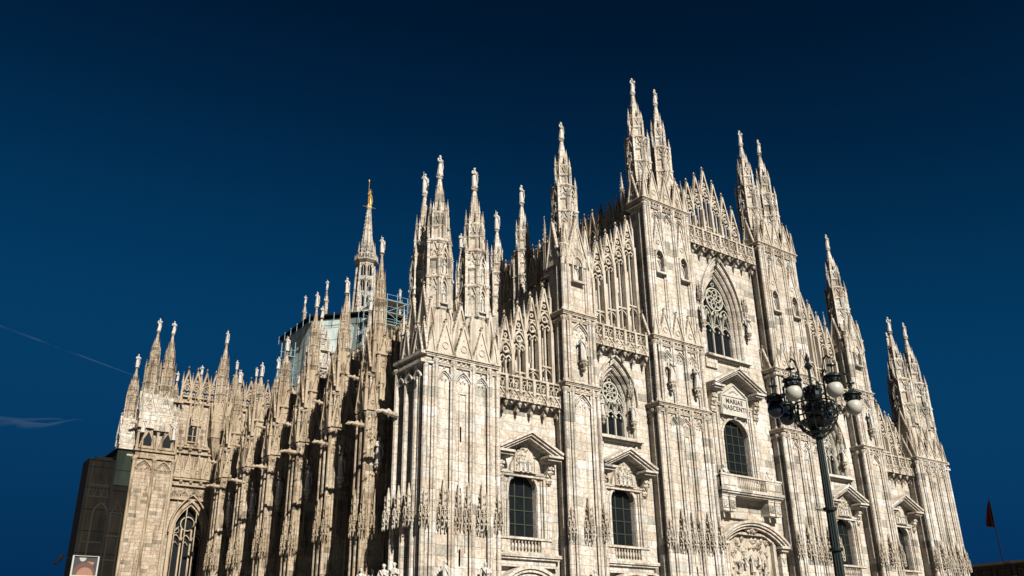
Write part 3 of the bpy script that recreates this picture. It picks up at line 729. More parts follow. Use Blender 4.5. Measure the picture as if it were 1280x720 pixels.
def gothic_window(x, zs, zp, hw, rise, big):
    """outer splayed arch, sill, tracery with rose"""
    fr = MB(); E = .72 if big else .64; D = .95
    n_ = 6
    for i in range(n_):
        t = i/(n_-1); o = E*(1-t)+.09; y0 = -.04+.72*t
        P = [(-hw-o, zs), (-hw-o, zp)]+pointed(0, zp, hw+o, rise*(hw+o)/hw, 9)[1:-1]+[(hw+o, zp), (hw+o, zs)]
        fr.sweep(P, E/(n_-1)+(.04 if i % 2 else -.03), y0-(.07 if i % 2 else 0), D)
        if i % 2: fr.sweep([(a*.995, b) for a, b in P], .07, y0-.13, y0)
    P = pointed(0, zp, hw+E+.30, rise*(hw+E+.30)/hw, 9); fr.sweep(P, .14, -.26, .04)
    sw = hw+E+.4
    fr.box(-sw, sw, -.55, .95, zs-.28, zs-.1); fr.box(-sw+.1, sw-.1, -.40, .95, zs-.1, zs); fr.box(-sw+.08, sw-.08, -.3, .02, zs-.42, zs-.283)
    if big:   # modillion brackets under the sill
        for s in (-1, 1):
            fr.box(s*2.3-.75, s*2.3+.75, -.2, .02, zs-1.3, zs-.423)
            for i in range(3): fr.octa(s*2.3-.45+.45*i, -.22, zs-.85, .16, .12, .42)
    else:
        for s in (-1, 1): fr.octa(s*(hw+.5), -.1, zs-.75, .16, .16, .38)
    w_ = obj('window', fr.mesh('window', M_WALL), cath, (x, 0, 0))
    top = pointed(0, zp, hw, rise, 10)
    gl = MB(); gl.prism([(-hw, zs), (hw, zs)]+top[::-1], .92, .96); obj('pane', gl.mesh('pane', M_GLASS), w_)
    tr = MB(); y0, y1 = .66, .82
    n = 3; lw = 2*hw/n; ls = zs+(zp-zs)*.60
    for i in range(1, n): tr.box(-hw+lw*i-.05, -hw+lw*i+.05, y0, y1, zs, zp+.1)
    for i in range(n):
        c = -hw+lw*(i+.5); q = lw/2
        P = pointed(c, ls, q, q*1.3, 5); tr.sweep(P, .07, y0, y1)
        tr.sweep([(c-q, ls+.1), (c, ls+q*3.4), (c+q, ls+.1)], .07, y0-.04, y1); tr.octa(c, y0, ls+q*3.5, .13, .1, .2)
        crockets(tr, c-q, ls+.2, c, ls+q*3.2, y0-.04, 4, .06); crockets(tr, c+q, ls+.2, c, ls+q*3.2, y0-.04, 4, .06)
        tr.sweep([(c-q*.45, ls+q*1.5), (c+q*.45, ls+q*1.5)], .05, y0+.03, y1-.02)
        P = pointed(c, zp+(.0 if i != 1 else -.2), q, q*1.5, 5); tr.sweep(P, .08, y0, y1)
        for s in (-1, 1): tr.octa(c+s*q*.5, .74, zp+q*.5, .13, .08, .16); tr.octa(c+s*q*.5, .74, ls+q*.35, .1, .06, .12)
    rc = min(hw*.62, rise*.36); cz = zp+rise*(.47 if big else .44)
    tr.sweep(arc(0, cz, rc, 0, 345, 24), .11, y0-.03, y1, True)
    if big:    # swirling rose
        for k in range(6):
            a = 60*k
            P = [((rc*t)*math.cos(R(a+75*t)), cz+(rc*t)*math.sin(R(a+75*t))) for t in (.08, .3, .52, .75, .97)]
            tr.sweep(P, .08, y0, y1)
            tr.sweep(arc(rc*.62*math.cos(R(a+80)), cz+rc*.62*math.sin(R(a+80)), rc*.23, 0, 330, 11), .055, y0+.01, y1, True)
        tr.octa(0, .72, cz, .16, .1, .16)
    else:
        for k in range(8):
            a = R(45*k); tr.sweep([(0, cz), (rc*math.cos(a), cz+rc*math.sin(a))], .05, y0+.01, y1)
            tr.sweep(arc(rc*.66*math.cos(a+.39), cz+rc*.66*math.sin(a+.39), rc*.24, 0, 320, 8), .045, y0+.012, y1, True)
    for s in (-1, 1):
        tr.sweep([(s*hw*.98, zp+rise*.25), (s*hw*.45, zp+rise*.62)], .07, y0, y1)
        tr.sweep(arc(s*hw*.0, zp+rise*.86, .18, 0, 320, 8), .05, y0, y1, True) if s > 0 else None
    obj('tracery', tr.mesh('tracery', M_TRAC), w_)
    for s in (-1, 1):
        xx = s*(hw+E+.62) if big else s*(hw+E*.55)
        yy = -.45 if big else -.15; zz = zs+(3.0 if big else 1.55)
        obj('corbel', COR, w_, (xx, yy, zz), 0, .8); statue(w_, (xx, yy-.02, zz+.05), 1.75 if big else 1.45)
        obj('canopy', CAN, w_, (xx, yy+.1, zz+2.0), 0, (.6, .6, .6))
    return w_

def parapet(x, x0, x1, z0, z1, n):
    """corbelled gallery: ogee gables below, pierced balustrade with little quatrefoils above"""
    mb = MB(); yf = -.85; wd = (x1-x0)/n; zt = z1; zm = z1-.98
    mb.box(x0, x1, yf-.06, .05, zt-.12, zt); mb.box(x0, x1, yf+.02, yf+.2, zm-.14, zm)
    for i in range(n+1):
        xx = x0+wd*i
        mb.box(xx-.12, xx+.12, yf-.08, yf+.2, zm-.9, zt+.02); mb.octa(xx, yf-.12, zm-.3, .11, .1, .22)
        # bracket figure
        mb.box(xx-.13, xx+.13, yf+.05, .05, zm-1.05, zm-.15); mb.box(xx-.1, xx+.1, yf+.35, .05, zm-1.5, zm-1.053)
        mb.octa(xx, yf+.1, zm-1.1, .16, .16, .28); mb.octa(xx, yf+.4, zm-1.55, .13, .18, .3)
        mb.octa(xx, yf-.05, zt+.12, .09, .09, .16)
    for i in range(n):
        c = x0+wd*(i+.5)
        P = ogee(c, zm-.85, wd/2-.12, .78, 6); mb.sweep(P, .09, yf-.1, yf+.12); finial(mb, c, yf-.06, zm-.1, .09)
        mb.prism([(a, b) for a, b in ogee(c, zm-.83, wd/2-.14, .7, 6)], yf-.0, yf+.1)
        for k in range(5): mb.octa(c+(-.28, -.1, .12, .28, 0)[k]*wd*.9, yf-.03, zm-.62+(.0, .2, .2, 0, .02)[k], .10, .08, .11)
        for s in (-1, 1):
            q = c+s*wd*.2
            mb.sweep(arc(q, zm+.52, wd*.14, 0, 300, 7), .05, yf, yf+.14, True)
            mb.box(q-.025, q+.025, yf+.02, yf+.12, zm, zm+.35)
            mb.octa(q, yf+.06, zm+.2, .09, .06, .1)
        mb.box(c-.05, c+.05, yf, yf+.14, zm, zt-.12)
    mb.box(x0, x1, yf+.1, .03, zm-.05, zm+.02)
    return obj('parapet', mb.mesh('parapet', M_CARV), cath, (x, 0, 0))

def crest(x, xs, zb, ztop, y=.0, wd=1.45, mat=None, name='crest', th=.3, pk=0.0, fill=True):
    """row of openwork lancets with steep gables; ztop(x) gives finial height"""
    mb = MB()
    for i, c in enumerate(xs):
        zt = ztop(c); zg = zt-wd*2.5; zl = zg-.1; q = wd/2
        for s in (-1, 1):
            xx = c+s*q; zz = (ztop(c)+ztop(c+s*wd))/2-1.25-pk
            if s > 0 or i == 0:
                mb.box(xx-.085, xx+.085, y-.02, y+th, zb, zz-.3); mb.box(xx-.13, xx+.13, y-.1, y+th+.05, zb, zz-2.2)
                mb.cyl(xx, y+th/2, zz-2.2, zz-.9, .14, .14, 4, PI/4); pinn(mb, xx, y+th/2, zz-1.5, 2.6, .13)
        mb.sweep(pointed(c, zl, q*.84, q*1.5, 6), .15, y, y+th)
        mb.sweep(pointed(c, zl, q*.80, q*1.36, 6), .06, y-.07, y+th)
        mb.sweep([(c-q, zg+.1), (c, zt-.35)], .15, y-.05, y+th*.9); mb.sweep([(c, zt-.35), (c+q, zg+.1)], .15, y-.052, y+th*.9)
        if fill: mb.prism([(c-q*.42, zg+q*2.75), (c+q*.42, zg+q*2.75), (c, zt-.5)], y+.05, y+th*.7)
        for s in (-1, 1) if fill else (): mb.prism([(c+s*q*.93, zg+q*.3), (c+s*q*.45, zg+q*1.9), (c+s*q*.62, zg+q*.95)], y+.05, y+th*.7)
        crockets(mb, c-q-.05, zg+.1, c-.05, zt-.4, y+th*.3, 8, .10); crockets(mb, c+q+.05, zg+.1, c+.05, zt-.4, y+th*.3, 8, .10)
        finial(mb, c, y+th/2, zt-.4, .24)
        mb.sweep(arc(c, zg+q*2.15, q*.22, 0, 315, 8), .10, y+.03, y+th*.8, True)
        mb.sweep([(c-q*.62, zg+q*1.55), (c+q*.62, zg+q*1.55)], .10, y+.03, y+th*.8)
        zr_ = zl+q*.52
        mb.sweep(arc(c, zr_, q*.36, 0, 330, 11), .11, y+.02, y+th*.8, True)
        for k in range(4): a = R(45+90*k); mb.octa(c+q*.3*math.cos(a), y+th*.4, zr_+q*.3*math.sin(a), .13, .1, .13)
        for s in (-1, 1): mb.octa(c+s*q*.6, y+th*.4, zr_-.05, .12, .1, .2); mb.octa(c+s*q*.3, y+th*.4, zl+q*1.0, .11, .1, .12)
        zc = zl-q*.25
        for s in (-1, 1):
            mb.sweep(pointed(c+s*q*.43, zc-.35, q*.41, q*.6, 4), .11, y+.02, y+th*.8)
            for u_ in (.2, .66): mb.octa(c+s*q*u_, y+th*.4, zc-.3, .09, .08, .15)
        mb.box(c-.06, c+.06, y+.02, y+th*.75, zb, zc-.2)
        if zl-zb > 3.2:
            z2 = zb+(zl-zb)*.42; mb.box(c-q, c+q, y, y+th*.8, z2-.09, z2+.05)
            mb.sweep(pointed(c, z2-.8, q*.84, q*.9, 5), .07, y+.02, y+th*.8)
    return obj(name, mb.mesh(name, mat or M_CARV), cath, (x, 0, 0))

sl = .83
# side bays, inner and outer
for x in (-24.05, 24.05):
    sg = 1 if x < 0 else -1
    mb = MB(); wall_with(mb, -3.3, 3.3, 0, 20.4, 0, .6, [(9.95, 13.2, 1.25, 1.25, 'r')]); obj('wall', mb.mesh('wall', M_WALL), cath, (x, 0, 0))
    lower_window(x); parapet(x, -3.15, 3.15, 18.4, 21.3, 5)
    fz = lambda c, sg=sg: 27.5+sl*sg*(c+0.15)
    crest(x, [-2.62+1.28*i for i in range(5)] if sg > 0 else [2.62-1.28*i for i in range(4, -1, -1)], 20.3, fz, -.05, 1.28)
    mb = MB(); mb.prism([(-3.3, 20.4), (3.3, 20.4), (3.3, 23.6+sg*2.2), (-3.3, 23.6-sg*2.2)], .55, 1.0)
    for c in (-1.7, -.2, 1.3): mb.box(c-.5, c+.1, .3, .55, 20.4, 23)
    obj('wall', mb.mesh('back_wall', M_WALL), cath, (x, 0, 0))
for x in (-14.35, 14.35):
    sg = 1 if x < 0 else -1
    mb = MB(); wall_with(mb, -3.6, 3.6, 0, 26.4, 0, .6, [(9.95, 13.2, 1.25, 1.25, 'r'), (18.3, 21.2, 1.98, 3.45, 'g')]); obj('wall', mb.mesh('wall', M_WALL), cath, (x, 0, 0))
    lower_window(x); gothic_window(x, 18.3, 21.2, 1.32, 2.3, False); parapet(x, -3.0, 3.1, 24.6, 27.3, 5)
    fz = lambda c, sg=sg: 36.6+sl*sg*c
    crest(x, [-2.5+1.28*i for i in range(5)] if sg > 0 else [2.5-1.28*i for i in range(4, -1, -1)], 26.3, fz, -.05, 1.28)
    mb = MB(); mb.prism([(-3.4, 26.4), (3.4, 26.4), (3.4, 31.6+sg*2.4), (-3.4, 31.6-sg*2.4)], .55, 1.0)
    for c in (-1.6, -.1, 1.4): mb.box(c-.5, c+.12, .28, .55, 26.4, 31.2)
    obj('wall', mb.mesh('back_wall', M_WALL), cath, (x, 0, 0))
mb = MB(); wall_with(mb, -5.2, 5.2, 0, 39.0, 0, .6, [(16.45, 20.1, 1.68, 1.68, 'r'), (27.6, 31.9, 2.58, 5.4, 'g')]); obj('wall', mb.mesh('wall', M_WALL), cath)
lower_window(0, True); gothic_window(0, 27.6, 31.9, 1.85, 3.9, True); parapet(0, -4.9, 4.9, 36.9, 39.9, 8)
crest(0, [-3.9, -2.6, -1.3, 0, 1.3, 2.6, 3.9], 38.9, lambda c: 48.0-.84*abs(c), .3, 1.3, th=.2, pk=.9, fill=False)
# portals: arched heads with carved lunettes
def portal(x, hw, rise, zsp, big=False):
    p = MB(); Rr = (hw*hw+rise*rise)/(2*rise); cz = zsp+rise-Rr; a = math.degrees(math.asin(hw/Rr))
    for o, wd_, y0 in ((0, .22, -1.0), (-.22, .2, -.88), (-.45, .16, -.72)): p.sweep(arc(0, cz, Rr+o, 90+a, 90-a, 20), wd_, y0, .02)
    for s in (-1, 1):
        c, d = sorted((s*hw, s*(hw-1.1))); p.box(c, d, -1.0, .02, zsp-.25, zsp-.05); p.box(c+.1, d-.1, -.8, .02, zsp-.5, zsp-.253)
        p.box(c+.2, d-.2, -.55, .02, 0, zsp-.5); p.octa((c+d)/2, -.6, zsp-1.0, .3, .2, .5)
        c, d = sorted((s*(hw-1.5), s*(hw-1.2))); p.box(c, d, -.35, .02, 0, zsp+.3)
    po = obj('portal', p.mesh('portal', M_WALL), cath, (x, 0, 0))
    l = MB(); q = hw-1.55
    l.sweep([(-q, zsp-2.6), (-q, zsp+.2), (-q*.6, zsp+rise*.45), (q*.6, zsp+rise*.45), (q, zsp+.2), (q, zsp-2.6)], .2, -.42, .02)
    l.box(-q, q, -.5, .02, zsp-2.9, zsp-2.6)
    rnd = random.Random(5+int(x))
    for i in range(60 if big else 30):
        l.octa(rnd.uniform(-.8, .8)*q, -.12, zsp-2.3+rnd.random()*(2.2+rise*.3), rnd.uniform(.1, .26), rnd.uniform(.12, .34), rnd.uniform(.14, .36))
    for s in (-1, 1):
        l.octa(s*.35, -.55, zsp+rise*.55, .3, .18, .18); l.octa(s*.7, -.5, zsp+rise*.62, .22, .14, .12)
    l.octa(0, -.6, zsp+rise*.62, .24, .22, .28)
    l.box(-hw+1.5, hw-1.5, -.06, .03, zsp-2.6, zsp+rise*.35)
    obj('relief', l.mesh('relief', M_CARV), po)
    dk = MB(); dk.box(-q+.4, q-.4, -.09, .01, .2, zsp-3.0); obj('door', dk.mesh('door', M_STATD), po)
    for i, a in enumerate((-q*.6, -q*.3, -q*.02, q*.26, q*.52)):
        st_ = statue(po, (a, -.3-.1*(i % 2), zsp-2.35+(.0, .5, .15, .7, .05)[i]), (1.15, 1.0, 1.4, .95, 1.1)[i], (i-2)*.5); st_.rotation_euler[1] = (.25, -.1, .05, .2, -.35)[i]
for x in (-24.05, -14.35, 14.35, 24.05): portal(x, 2.75, 1.5, 6.4)
portal(0, 4.45, 1.75, 11.0, True)

# ---- nave and aisle walls, roofs, side crests ---------------------------------
def body():
    mb = MB()
    for s in (-1, 1):
        mb.box(*sorted((s*9.9, s*9.3)), .6, 62, 26, 39.3)          # clerestory
        mb.box(*sorted((s*19.5, s*18.9)), .6, 60, 18, 31.2)
        mb.box(*sorted((s*29.6, s*29.0)), .5, 44, 0, 20.5)
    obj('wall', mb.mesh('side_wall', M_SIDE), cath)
    rf = MB()
    for s in (-1, 1):
        rf.prism([(s*29.4, 20.5), (s*19.0, 22.6), (s*19.0, 22.2), (s*29.4, 20.1)], .9, 44)
        rf.prism([(s*19.2, 31.2), (s*9.4, 33.2), (s*9.4, 32.8), (s*19.2, 30.8)], 1.0, 60)
        rf.prism([(s*9.8, 39.2), (0, 42.3), (0, 41.9), (s*9.8, 38.8)], .7, 62)
    obj('roof', rf.mesh('roof', M_ROOF), cath)
body()
def side_crest(xp, y0, y1, zb, zt, wd=1.2, mat=None, s=-1):
    n = int((y1-y0)/wd); xs = [-(y0+wd*(i+.5)) for i in range(n)]
    o = crest(0, [q for q in xs[::-1]], zb, lambda c: zt, -.15, wd, mat=mat or M_SIDEC, th=.25)
    o.rotation_euler = (0, 0, -PI/2); o.location = (xp, 0, 0)
    return o
side_crest(-9.6, 1.2, 60, 39.0, 42.9); side_crest(9.6, 1.2, 40, 39.0, 42.9)
side_crest(-19.2, 1.2, 56, 31.0, 34.7); side_crest(19.2, 1.2, 30, 31.0, 34.7)
side_crest(-29.3, 2.6, 43, 20.3, 23.6)
for (x, y, zt, h_) in ((-19.2, 5.6, 42.3, 9.6), (-19.2, 9.44, 41.2, 9.0)):
    b = MB(); b.cyl(0, 0, 20, zt-1.9-h_+.4, .85, .8, 8, PI/8)
    for k in range(8):
        a = PI/8+k*PI/4; b.cyl(.85*math.cos(a), .85*math.sin(a), 22, zt-1.9-h_+.6, .12, .1, 4)
    b.push(Matrix.Rotation(0, 4, 'Z')); gable(b, 0, zt-4.2-h_, 1.5, 2.6, -.95, .2); b.pop()
    obj('pinnacle_shaft', b.mesh('pinnacle_shaft', M_SPIRE), cath, (x, y, 0)); spire(cath, (x, y, zt-1.9-h_), h_, .78, 1.75, niches=False)
# more inner spires behind on both aisles, half hidden
for (x, y, zt) in ((-19.2, 22, 41), (-19.2, 34, 41), (-9.6, 30, 50), (19.2, 9, 42)):
    b = MB(); b.cyl(0, 0, 28, zt-10.5, .85, .8, 8, PI/8); obj('pinnacle_shaft', b.mesh('pinnacle_shaft', M_SPIRE), cath, (x, y, 0)); spire(cath, (x, y, zt-11.2), 9.4, .78, 1.8, niches=False)

# ---- north flank buttresses ------------------------------------------------------
def flank_meshes():
    mb = MB()      # local: tip at x=0, body runs to +x 4.6 (south), west face at y=-.7
    mb.box(.25, 4.6, -.62, .62, 0, 21.5); mb.box(.9, 4.6, -.5, .5, 21.5, 24.5)
    for xx in (.12, .62): colonnette(mb, xx, -.62, 0, 18.6, .13); 
    for yy in (0, .62): colonnette(mb, .08, yy, 0, 18.6, .13)
    colonnette(mb, 1.9, -.6, 0, 20.5, .1); 
    for z in (18.7, 21.6): mb.box(-.02, 2.4, -.70, .70, z-.14, z); mb.box(.03, 2.2, -.66, .66, z-.25, z-.14-.003)
    return mb.mesh('flank_buttress', M_SIDE)
def flank_orn(v):
    c = MB()
    blindarch(c, 1.25, 16.9, .5, -.62); blindarch(c, .4, 16.9, .3, -.64)
    # octagonal tower stump with shafts
    c.cyl(1.05, 0, 21.0, 25.0, .80, .68, 8, PI/8)
    for k in range(8):
        a = PI/8+k*PI/4; c.cyl(1.05+.82*math.cos(a), .82*math.sin(a), 20.5, 24.0, .10, .08, 4); 
    c.lathe([(.8, 22.9), (1.0, 23.05), (1.0, 23.15), (.8, 23.3)], 1.05, 0, 8, PI/8)
    rnd = random.Random(v)
    for i in range(26):   # foliage bosses and broken carving on the west face
        c.octa(rnd.uniform(.0, 2.4), -.74, rnd.uniform(13.4, 21.3), rnd.uniform(.07, .16), rnd.uniform(.08, .2), rnd.uniform(.1, .25))
    return c.mesh('flank_gable', M_SIDEC)
FB = flank_meshes(); FO = [flank_orn(3), flank_orn(4)]
GG = MB(); gargoyle(GG, 0, 0, 0, -1, 1.35, .25); GG = GG.mesh('gargoyle', M_SIDEC)
for k in range(1, 7):
    y = 5.8*k
    for s in ((-1, 1) if k < 3 else (-1,)):
        ox = -34.05 if s < 0 else 34.05
        r_ = obj('buttress', FB, cath, (ox, y, 0), 0, (1 if s < 0 else -1, 1, 1))
        obj('tower_block', FO[k % 2], r_)
        for (gx, gw, gz, gh) in ((1.5, 1.3, 18.8, 2.6), (.45, .8, 18.8, 2.2), (1.2, 1.5, 21.6, 2.8), (2.4, 1.0, 20.0, 2.6)): gobj(r_, M_SIDEC, gx, gz, gw, gh, -.72-.03*gw, .2)
        for xx, z, h_ in ((-.05, 18.7, 3.4), (1.05, 18.7, 4.6), (2.2, 21.6, 4.2), (.35, 21.6, 5.2)): pobj(r_, M_SIDEC, xx, -.75 if xx > 0 else .6, z, h_, .15)
        pobj(r_, M_SIDEC, -.1, -.7, 18.7, 3.6, .17)
        for q_ in range(4): a = PI/8+q_*PI/2; pobj(r_, M_SIDEC, 1.05+.85*math.cos(a), .85*math.sin(a), 23.4, 2.0, .11, a)
        gobj(r_, M_SIDEC, 0, 18.8, 1.3, 2.8, -.12, .2, rz=-PI/2); gobj(r_, M_SIDEC, 0, 22, 1.4, 2.6, .2, .2, rz=-PI/2)
        for (a, b, c) in ((.1, -.82, 1), (.95, -.84, 1), (1.75, -.82, .8), (-.12, .1, 1)): obj('canopy', CANS, r_, (a, b, 9.9+.35*((k*3+int(a*10)) % 2)), 0, (.72*c, .72*c, 1))
        for (a, b) in ((.1, -.98), (.95, -1.0)): obj('corbel', COR, r_, (a, b, 5.9)); statue(r_, (a, b, 5.95), 1.95)
        obj('corbel', COR, r_, (1.05, -.95, 15.0), 0, .9); statue(r_, (1.05, -.95, 15.05), 1.85)
        obj('gargoyle', GG, r_, (.05, -.45, 17.9-.25*(k % 3)), .25*(k % 3)-.1, .85); obj('gargoyle', GG, r_, (-.05, .5, 20.3+.5*((k*2) % 3)), .4, .7)
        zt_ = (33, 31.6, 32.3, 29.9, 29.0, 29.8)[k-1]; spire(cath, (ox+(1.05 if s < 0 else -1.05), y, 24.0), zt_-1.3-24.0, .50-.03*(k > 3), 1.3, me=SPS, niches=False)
        # flying buttress rising to the aisle wall
        fb = MB(); fb.sweep([(3.8, 21.0), (8.0, 24.5), (11.0, 26.2), (14.6, 27.3)], .5, -.2, .2)
        for i in range(9): finial(fb, 4.2+1.15*i, 0, 21.9+min(5, .75*i), .22)
        obj('flying_buttress', fb.mesh('flying_buttress', M_SIDEC), r_)
# aisle windows between the buttresses (deep in shade)
for k in range(0, 7):
    y = 5.8*k+2.9+(.6 if k == 0 else 0)
    g = MB(); g.push(Matrix.Rotation(-PI/2, 4, 'Z'))
    P = pointed(0, 14, 1.25, 2.0, 6); g.sweep([(-1.25, 5.5), (-1.25, 14)]+P[1:-1]+[(1.25, 14), (1.25, 5.5)], .25, -.25, .05); g.box(-.06, .06, -.12, .0, 5.5, 15.4); g.pop()
    wf = obj('window', g.mesh('aisle_window', M_SIDEC), cath, (-29.62, y, 0))
    p = MB(); p.push(Matrix.Rotation(-PI/2, 4, 'Z')); p.prism([(-1.2, 5.5), (1.2, 5.5)]+pointed(0, 14, 1.2, 1.95, 6)[::-1], -.03, .0); p.pop()
    obj('pane', p.mesh('pane', M_GLASS), wf)

# ---- transept -----------------------------------------------------------------------
TY = 42.6
def transept():
    mb = MB(); mb.push(Matrix.Translation((-33.95, 0, 0)))
    wall_with(mb, -3.0, 5.6, 0, 28.4, TY, TY+.8, [(3, 14.3, 1.5, 2.9, 'g')]); mb.pop()
    mb.box(-40.2, -36.4, TY-.5, TY+8, 0, 22.2)                       # corner tower
    mb.box(-36.4, -29, TY+7, TY+8, 0, 28); mb.box(-28.35, -19.6, TY+.02, TY+.8, 19.0, 28.4)
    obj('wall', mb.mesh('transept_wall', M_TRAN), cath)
    c = MB(); c.box(-39.7, -36.9, TY-.3, TY+6, 22.2, 27.6); c.box(-39.3, -37.2, TY, TY+5, 27.6, 29.4)
    obj('wall', c.mesh('tower_top', M_WHITE), cath)
    g = MB()
    for a, b in ((-40.2, -36.4),):
        for z in (22.3, 21.6, 27.7): g.box(a-.15, b+.15, TY-.7, TY+.3, z-.2, z)
        for i in range(2):
            x = a+.95+1.9*i; gable(g, x, 22.4, 1.5, 2.9, TY-.66, .25, True, .09); blindarch(g, x, 20.4, .75, TY-.52)
        for x in (a, (a+b)/2, b): colonnette(g, x, TY-.52, 0, 21.4, .16); pinn(g, x, TY-.55, 22.3, 3.6, .17)
        for q in range(4):
            colonnette(g, a-.05, TY+.8+q*1.7, 0, 22, .2); 
    # bands, gable arcades on the wall
    x0, x1 = -36.3, -29.2
    for z in (23.2, 22.6, 19.9, 19.3, 28.5, 27.9, 17.9): g.box(x0, x1, TY-.28, TY+.02, z-.16, z)
    for z in (28.5, 27.9, 23.2): g.box(x1+.003, -19.6, TY-.26, TY+.02, z-.16, z)
    for i in range(9): colonnette(g, x1+.5+i*1.02, TY-.1, 23.3, 27.8, .1)
    n = 7; wd = (x1-x0)/n
    for i in range(n):
        x = x0+wd*(i+.5); gable(g, x, 20.0, wd*.92, 2.35, TY-.2, .2, True, .07, True, .12); pinn(g, x+wd/2, TY-.2, 20, 2.2, .1)
        blindarch(g, x, 18.3, wd*.38, TY-.05); g.octa(x, TY-.2, 22.9, .2, .12, .2); g.octa(x+wd/2, TY-.2, 19.6, .2, .12, .18); g.octa(x+.2, TY-.25, 28.2, .15, .12, .2)
        colonnette(g, x+wd/2, TY-.1, 23.3, 27.8, .1); colonnette(g, x+wd/2, TY-.06, 0, 17.8, .06, False, 6)
    P = pointed(-33.95, 14.3, 1.78, 3.4, 9); g.sweep([(-35.73, 3), (-35.73, 14.3)]+P[1:-1]+[(-32.17, 14.3), (-32.17, 3)], .26, TY-.3, TY+.1)
    P = pointed(-33.95, 14.3, 1.57, 3.0, 9); g.sweep([(-35.52, 3), (-35.52, 14.3)]+P[1:-1]+[(-32.38, 14.3), (-32.38, 3)], .14, TY-.12, TY+.3)
    P = pointed(-33.95, 14.5, 1.98, 3.8, 9); g.sweep(P, .12, TY-.42, TY+.02)
    P = pointed(-34.7, 25.9, .62, 1.0, 6); g.sweep([(-35.32, 23.7), (-35.32, 25.9)]+P[1:-1]+[(-34.08, 25.9), (-34.08, 23.7), (-35.32, 23.7)], .16, TY-.15, TY+.02)
    obj('frieze', g.mesh('transept_frieze', M_SIDEC), cath)
    w1 = MB(); 
    for x in (-34.45, -33.45): w1.box(x-.08, x+.08, TY+.35, TY+.5, 3, 15)
    for x in (-34.95, -33.95, -32.95): w1.sweep(pointed(x, 13.6, .48, .8, 5), .09, TY+.35, TY+.5); w1.sweep([(x-.3, 13.4), (x, 13.75), (x+.3, 13.4)], .06, TY+.37, TY+.5)
    w1.sweep(arc(-33.95, 15.5, .68, 0, 345, 20), .1, TY+.33, TY+.5, True)
    for s in (-1, 1): w1.sweep([(-33.95+s*1.45, 14.4), (-33.95+s*.8, 15.2)], .08, TY+.35, TY+.5); w1.sweep(arc(-33.95+s*1.0, 14.8, .25, 0, 320, 8), .06, TY+.36, TY+.5, True)
    f_ = obj('window', w1.mesh('tracery', M_SIDEC), cath)
    p = MB(); p.prism([(-35.45, 3), (-32.45, 3)]+pointed(-33.95, 14.3, 1.5, 2.9, 9)[::-1], TY+.6, TY+.64); obj('pane', p.mesh('pane', M_GLASS), f_)
    w2 = MB(); w2.box(-34.74, -34.66, TY-.12, TY-.02, 23.7, 26.2)
    for x in (-35.0, -34.4): w2.sweep(pointed(x, 25.0, .28, .45, 4), .06, TY-.12, TY-.02)
    w2.sweep(arc(-34.7, 26.0, .28, 0, 320, 9), .06, TY-.12, TY-.02, True); w2.box(-35.3, -34.1, TY-.12, TY-.02, 24.3, 24.36)
    f2 = obj('window', w2.mesh('small_tracery', M_SIDEC), cath)
    p = MB(); p.prism([(-35.3, 23.7), (-34.1, 23.7)]+pointed(-34.7, 25.9, .6, .95, 6)[::-1], TY-.03, TY-.008); obj('pane', p.mesh('pane', M_GLASS), f2)
    w3 = MB()
    for x in (-39.25, -37.35): w3.prism([(x-.4, 22.7), (x+.4, 22.7), (x+.4, 23.3), (x, 24.1), (x-.4, 23.3)], TY-.74, TY-.7)
    obj('slit_window', w3.mesh('slit_window', M_GLASS), cath)
    crest(-32.7, [-3.2+.98*i for i in range(17)], 28.3, lambda c: 31.6, TY-.1, .98, mat=M_SIDEC, th=.2, pk=.3, fill=False)
    for (x, y, zt, h_, wd_) in ((-39.65, TY-.2, 36.35, 7.4, .62), (-38.1, TY-.1, 36.4, 7.6, .62), (-40.9, TY+1.2, 32.5, 6.0, .55), (-32.35, TY-.4, 36.4, 7.6, .62), (-34.5, TY+.2, 32.2, 4.2, .34), (-37.0, TY, 31.0, 3.4, .34), (-31.0, TY-.6, 33.2, 4.4, .4), (-28.6, TY-.3, 32.9, 4.2, .36), (-26.2, TY-.3, 34.6, 5.4, .42), (-23.6, TY-.3, 32.9, 4.2, .36)):
        st = 1.35 if h_ > 5 else 1.0
        spire(cath, (x, y, zt-st-h_), h_, wd_, st, me=SPS, niches=False)
        b = MB(); q = wd_*1.25; lo_ = 3.2 if h_ > 5 else 1.0; b.box(-q, q, -q, q, zt-st-h_-lo_, zt-st-h_+.3)
        if x == -32.35: b.box(.28, 1.05, -.42, .45, 0, zt-st-h_-lo_+.5); b.lathe([(.1, zt-st-h_-lo_-2.2), (q*1.3, zt-st-h_-lo_)], 0, 0, 4, PI/4); colonnette(b, .3, -.42, 0, zt-st-h_-lo_, .12); colonnette(b, 1.0, -.42, 0, zt-st-h_-lo_, .12)
        for a in range(4):
            b.push(Matrix.Rotation(a*PI/2, 4, 'Z')); gable(b, 0, zt-st-h_-1.6, 2*q, 2.2, -q-.03, .1, True, .07); pinn(b, q, -q, zt-st-h_-min(2.4, lo_), 2.6, .12); b.pop()
        obj('pinnacle_shaft', b.mesh('pinnacle_shaft', M_SIDEC if x > -36 else M_WHITE), cath, (x, y, 0))
    gg = MB(); gargoyle(gg, -40.3, TY-.1, 21.6, -1, 1.2, .1); gargoyle(gg, -40.0, TY-.2, 24.8, -1, .9, -.2); obj('gargoyle', gg.mesh('gargoyle', M_SIDEC), cath)
    for q, z in ((-39.9, 24.0), (-36.8, 23.6)): statue(cath, (q, TY-.85, z), 1.6)
transept()

